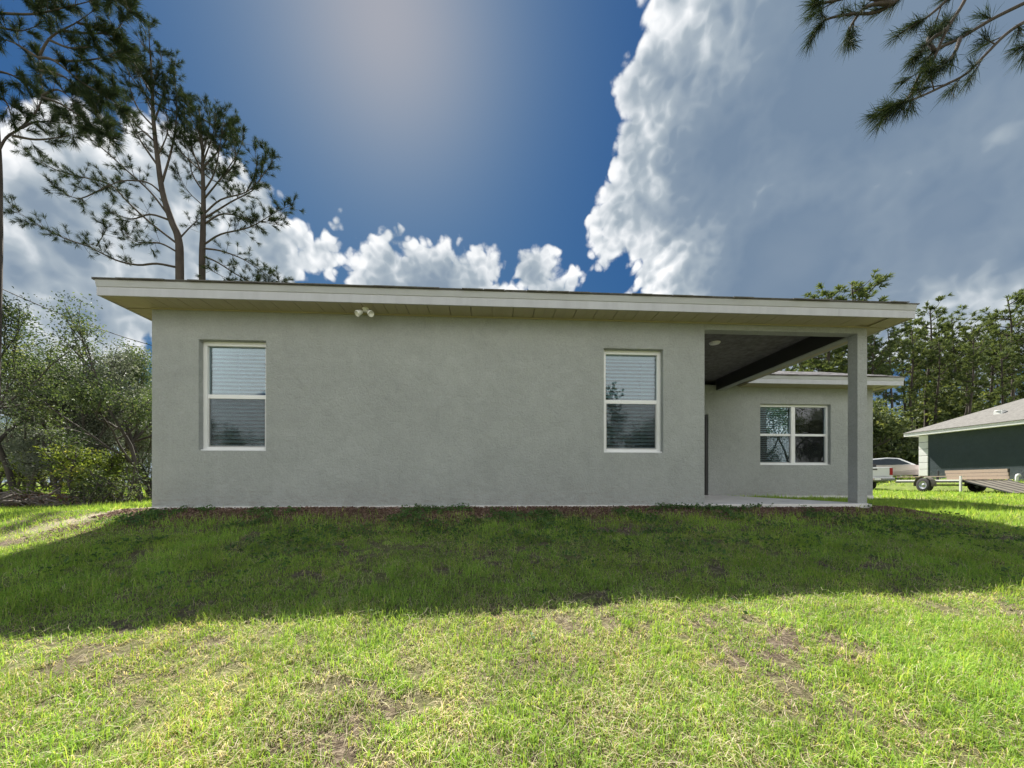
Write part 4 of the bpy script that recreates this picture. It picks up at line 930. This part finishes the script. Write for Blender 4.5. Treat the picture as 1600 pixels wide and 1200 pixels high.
def car():
    c = np.array([*at(1392, 24.5), 0]); z = float(zg(c[0], c[1]))-.15; A = unit(np.array([*( .72*RGT[:2]-.69*FWD[:2]), 0])); S = np.cross(A, UP)
    R = thing('parked_car', (c[0], c[1], z), 'white-roofed car with faded red lower body parked behind the trailer', 'car')
    w = 1.72; P = lambda a, s, zz: A*a+S*s+UP*zz
    b = MB(); profile_body(b, [(-2.2, .35), (-2.25, .85), (-1.5, .98), (1.0, .95), (2.05, .78), (2.2, .6), (2.2, .35), (1.75, .3), (1.6, .6), (1.35, .68), (1.1, .6), (.95, .3), (-.95, .3), (-1.1, .6), (-1.35, .68), (-1.6, .6), (-1.75, .3)], A, S, w); b.build('body', M['car_red'], R, bevel=.05)
    b = MB(); pr = [(-1.75, .96), (-1.05, 1.42), (-.2, 1.48), (.35, 1.42), (1.1, .95)]; n = len(pr)
    V = [P(a, s*(w/2-.04-(.22 if zz > 1 else 0)), zz) for s in (-1, 1) for a, zz in pr]; b.add(V, [(i, i+1, n+i+1, n+i) for i in range(n-1)]+[(4, 0, 5, 9)], [(0, 2, 1), (0, 3, 2), (0, 4, 3), (5, 6, 7), (5, 7, 8), (5, 8, 9)]); cab = b.build('roof', M['car_white'], R, bevel=.04)
    q = MB(); o1 = A*.012+UP*.012; V = [P(1.04, -.70, .99)+o1, P(1.04, .70, .99)+o1, P(.40, .52, 1.39)+o1, P(.40, -.52, 1.39)+o1]; q.prism(V, (A+UP)*.006); q.build('windscreen', M['car_glass'], cab)
    for s in (-1, 1):
        q = MB(); f = lambda a, zz: P(a, s*(w/2-.036-.22*np.clip((zz-.96)/.46, 0, 1)), zz)+S*s*.035
        q.prism([f(-1.25, 1.0), f(-.95, 1.36), (f(-.2, 1.40)), f(.30, 1.36), f(.88, 1.0)], S*s*.006); q.build('side_window', M['car_glass'], cab)
        q = MB(); q.obox(P(2.15, s*.6, .68), A, S, UP, .05, .16, .07); q.build('headlight', M['lamp_white'], R)
        wheel(R, P(1.35, s*.74, .3), S, .31, .2, s); wheel(R, P(-1.35, s*.74, .3), S, .31, .2, s)
    q = MB(); q.obox(P(2.2, 0, .42), A, S, UP, .06, .8, .08); q.build('bumper', M['car_white'], R, bevel=.03)
car()
# ------------------------------------------------------------------ mulch, grass, weeds
def mulch():
    rs = np.random.RandomState(91); n = 34000
    x = rs.uniform(-.35, 11.6, n); depth = .42+.75*vnoise(x, x*0, 1.3, 9)+.25*sstep(9.2, 10.6, x)+.12*sstep(1.2, .2, x)
    y = -np.abs(rs.normal(size=n))*depth*.55-.005; y = np.where(x > 7.9, y-.13*sstep(7.6, 8.3, x)*sstep(11.0, 10.9, x), y); y = np.where(x > 10.93, y+rs.uniform(-.2, .5, n), y)
    keep = (vnoise(x, y, 2.2, 12) > .20); x, y = x[keep], y[keep]; n = len(x)
    z = zg(x, y)+.006+rs.rand(n)*.02*np.exp(-np.abs(y)*2)
    C = np.stack([x, y, z], 1); b = MB(); nrm = unit(rs.normal(size=(n, 3))*.45+[0, 0, 1]); a = unit(np.cross(nrm, rs.normal(size=(n, 3)))); s_ = np.cross(nrm, a); L = rs.uniform(.012, .055, (n, 1)); w = rs.uniform(.004, .012, (n, 1))
    V = np.stack([C-a*L/2, C-a*L/4+s_*w, C+a*L/2, C+a*L/4-s_*w, C+nrm*.006], 1).reshape(-1, 3); i = np.arange(n)[:, None]*5
    b.add(V, None, (i[:, :, None]+np.array([[[0, 1, 4], [1, 2, 4], [2, 3, 4], [3, 0, 4]]])).reshape(-1, 3), np.repeat(rs.rand(n), 5))
    tag(b.build('mulch', M['mulch'], attr=True), 'reddish brown bark mulch scattered along the foot of the wall', 'mulch', kind='stuff')
mulch()

def in_house(x, y, m=0.0):
    a = (x > -m) & (x < XR+m) & (y > -m) & (y < DEEP); b_ = (x > XR-.5) & (x < 10.88+m) & (y > -.12-m) & (y < PD); c = (x > XR) & (x < WEND+m) & (y > PD-m) & (y < DEEP)
    return a | b_ | c
def lawn():
    rs = np.random.RandomState(17); b = MB()
    def patch(n, d0, d1, half, hgt, wid, seg, pw_):
        """blades scattered over a fan in front of the viewer, density thinning with distance"""
        u = rs.rand(n); yc = (d0**(2-pw_)+u*(d1**(2-pw_)-d0**(2-pw_)))**(1/(2-pw_)); xc = rs.uniform(-1, 1, n)*(half*yc+1.2)
        p = CAM[:2]+xc[:, None]*RGT[:2]+yc[:, None]*FWD[:2]; x, y = p[:, 0], p[:, 1]
        keep = ~in_house(x, y, .02)
        # clumps: pull blades towards tuft centres; thin out over bare soil, mulch and the sandy strip
        nc = max(1, n//11); ic = rs.randint(0, nc, n); own = rs.rand(n) < .30; sp_ = .016+.0035*yc
        hx = _rt[ic % 256, (ic//256) % 256]
        x = np.where(own, x, x[ic]+rs.normal(size=n)*sp_); y = np.where(own, y, y[ic]+rs.normal(size=n)*sp_); yc = np.where(own, yc, yc[ic]); keep = ~in_house(x, y, .02)
        bare = vnoise(x, y, 2.6, 21)*.38+vnoise(x, y, 7.5, 22)*.34+vnoise(x, y, 17, 23)*.28
        dens = sstep(.27, .42, bare)*.95+.05
        dens *= np.where((x > -.4) & (x < 11.8), .03+.97*sstep(.12+.25*vnoise(x, y, 2.4, 31), .70+.75*vnoise(x, x*0, 1.1, 30), -y), 1) if True else 1
        dens = np.where((y > 0) & (x > XR), np.maximum(dens, .8), dens)
        strip = np.clip(1-np.abs(x+.42+.5*(vnoise(x, y, 1.2, 33)-.5))/.36, 0, 1)*sstep(-1.8, -.6, y)*sstep(2.4, 1.0, y); dens *= 1-.75*np.clip(strip*1.8, 0, 1)
        keep &= rs.rand(n) < dens
        keep &= ~((x > 28.6) & (x < 30) & (y > 5) & (y < 9) & (rs.rand(n) < .0))
        x, y, bare, yc, hx = x[keep], y[keep], bare[keep], yc[keep], hx[keep]; n = len(x)
        z = zg(x, y)-.004; h = hgt(yc)*rs.uniform(.45, 1.25, n)*(.55+.8*vnoise(x, y, 1.6, 40))*(.5+1.15*hx**2); w = wid(yc)*rs.uniform(.7, 1.3, n)
        az = rs.uniform(0, 2*math.pi, n); bend = rs.uniform(.25, 1.15, n)
        dirv = np.stack([np.cos(az), np.sin(az), np.zeros(n)], 1); sd = np.stack([-np.sin(az), np.cos(az), np.zeros(n)], 1)
        tw = rs.uniform(-1, 1, n)[:, None]; sd = unit(sd+dirv*tw*.8)
        dry = vnoise(x, y, 4.5, 50)*.5+vnoise(x, y, 1.3, 51)*.5
        isdry = rs.rand(n) < np.clip(.21+.36*sstep(.40, .72, dry)+.35*(bare < .36), .06, .7)*np.where(y > -2.9, .55, 1)  # fewer dry blades within the house's shadow: greener shade put into the tint
        tint = np.where(isdry, rs.uniform(.66, 1, n), np.clip((rs.beta(1.6, 1.6, n)*.7+.3*hx)*.66, 0, .66))
        bend = np.where(isdry, bend+.75, bend); h = np.where(isdry, h*.8, h)
        base = np.stack([x, y, z], 1); hh = h[:, None]; bb = bend[:, None]
        if seg == 2:
            p1 = base+UP*hh*.52*(1-.22*bb)+dirv*hh*.22*bb; p2 = base+UP*hh*np.maximum(1-.55*bb, .10)+dirv*hh*.72*bb
            V = np.stack([base-sd*w[:, None]*.5, base+sd*w[:, None]*.5, p1+sd*w[:, None]*.42, p1-sd*w[:, None]*.42, p2], 1).reshape(-1, 3); i = np.arange(n)[:, None]*5
            b.add(V, i+np.array([[0, 1, 2, 3]]), i+np.array([[3, 2, 4]]), np.repeat(tint, 5))
        else:
            p2 = base+UP*hh*np.maximum(1-.5*bb, .15)+dirv*hh*.6*bb
            V = np.stack([base-sd*w[:, None]*.5, base+sd*w[:, None]*.5, p2], 1).reshape(-1, 3); i = np.arange(n)[:, None]*3
            b.add(V, None, i+np.array([[0, 1, 2]]), np.repeat(tint, 3))
    patch(520000, .55, 4.2, 1.55, lambda d: .070, lambda d: .0031, 2, .75)
    patch(280000, 4.2, 9.5, 1.6, lambda d: .08+.002*d, lambda d: .0030+.0011*d, 1, 1.15)
    patch(190000, 9.5, 32, 1.62, lambda d: .085+.003*d, lambda d: .006+.0016*d, 1, 1.2)
    o = b.build('grass', M['grass'], attr=True); tag(o, 'patchy lawn grass with dry blades and green tufts', 'grass', kind='stuff')
    # dead stems and runners lying in the grass
    n = 5200; yc = rs.uniform(.9, 5.2, n); xc = rs.uniform(-1, 1, n)*(1.5*yc+.8); p = CAM[:2]+xc[:, None]*RGT[:2]+yc[:, None]*FWD[:2]; p = p[~in_house(p[:, 0], p[:, 1], .15)]; n = len(p)
    a = rs.uniform(0, 6.28, n); L = rs.uniform(.03, .105, n); dv = np.stack([np.cos(a), np.sin(a)], 1)*L[:, None]; q0 = p-dv/2; q1 = p+dv/2; sd = np.stack([-np.sin(a), np.cos(a), a*0], 1)*.0011
    z0 = zg(q0[:, 0], q0[:, 1])+rs.uniform(.012, .045, n); z1 = zg(q1[:, 0], q1[:, 1])+rs.uniform(.02, .055, n); A0 = np.column_stack([q0, z0]); A1 = np.column_stack([q1, z1]); Am = (A0+A1)/2+np.column_stack([rs.normal(size=(n, 2))*.012, rs.uniform(0, .012, n)])
    st = MB(); i = np.arange(n)[:, None]*6; st.add(np.stack([A0-sd, A0+sd, Am+sd, Am-sd, A1+sd*.4, A1-sd*.4], 1).reshape(-1, 3), np.vstack([i+np.array([[0, 1, 2, 3]]), i+np.array([[3, 2, 4, 5]])]), None, np.repeat(rs.uniform(.72, 1, n), 6))
    tag(st.build('dead_stems', M['grass'], attr=True), 'pale dead grass stems lying across the lawn', 'grass', kind='stuff')
    # broad-leaved weeds creeping out from the wall
    n = 9000; x = rs.uniform(.1, 11.5, n); y = -np.abs(rs.normal(size=n))*1.0-.08; k = (vnoise(x, y, 1.6, 60)*.6+vnoise(x, y, 5, 61)*.4 > .55) & ~in_house(x, y, .03); x, y = x[k], y[k]
    C = np.stack([x, y, zg(x, y)+rs.uniform(.015, .075, len(x))], 1); C = np.repeat(C, 4, 0)+rs.normal(size=(len(C)*4, 3))*[.018, .018, .01]
    wd = MB(); leaves(wd, C, .032, rs, up=1.6, asp=.75); tag(wd.build('weeds', M['weed'], attr=True), 'low broad-leaved weeds creeping out from the wall', 'weeds', kind='stuff')
lawn()
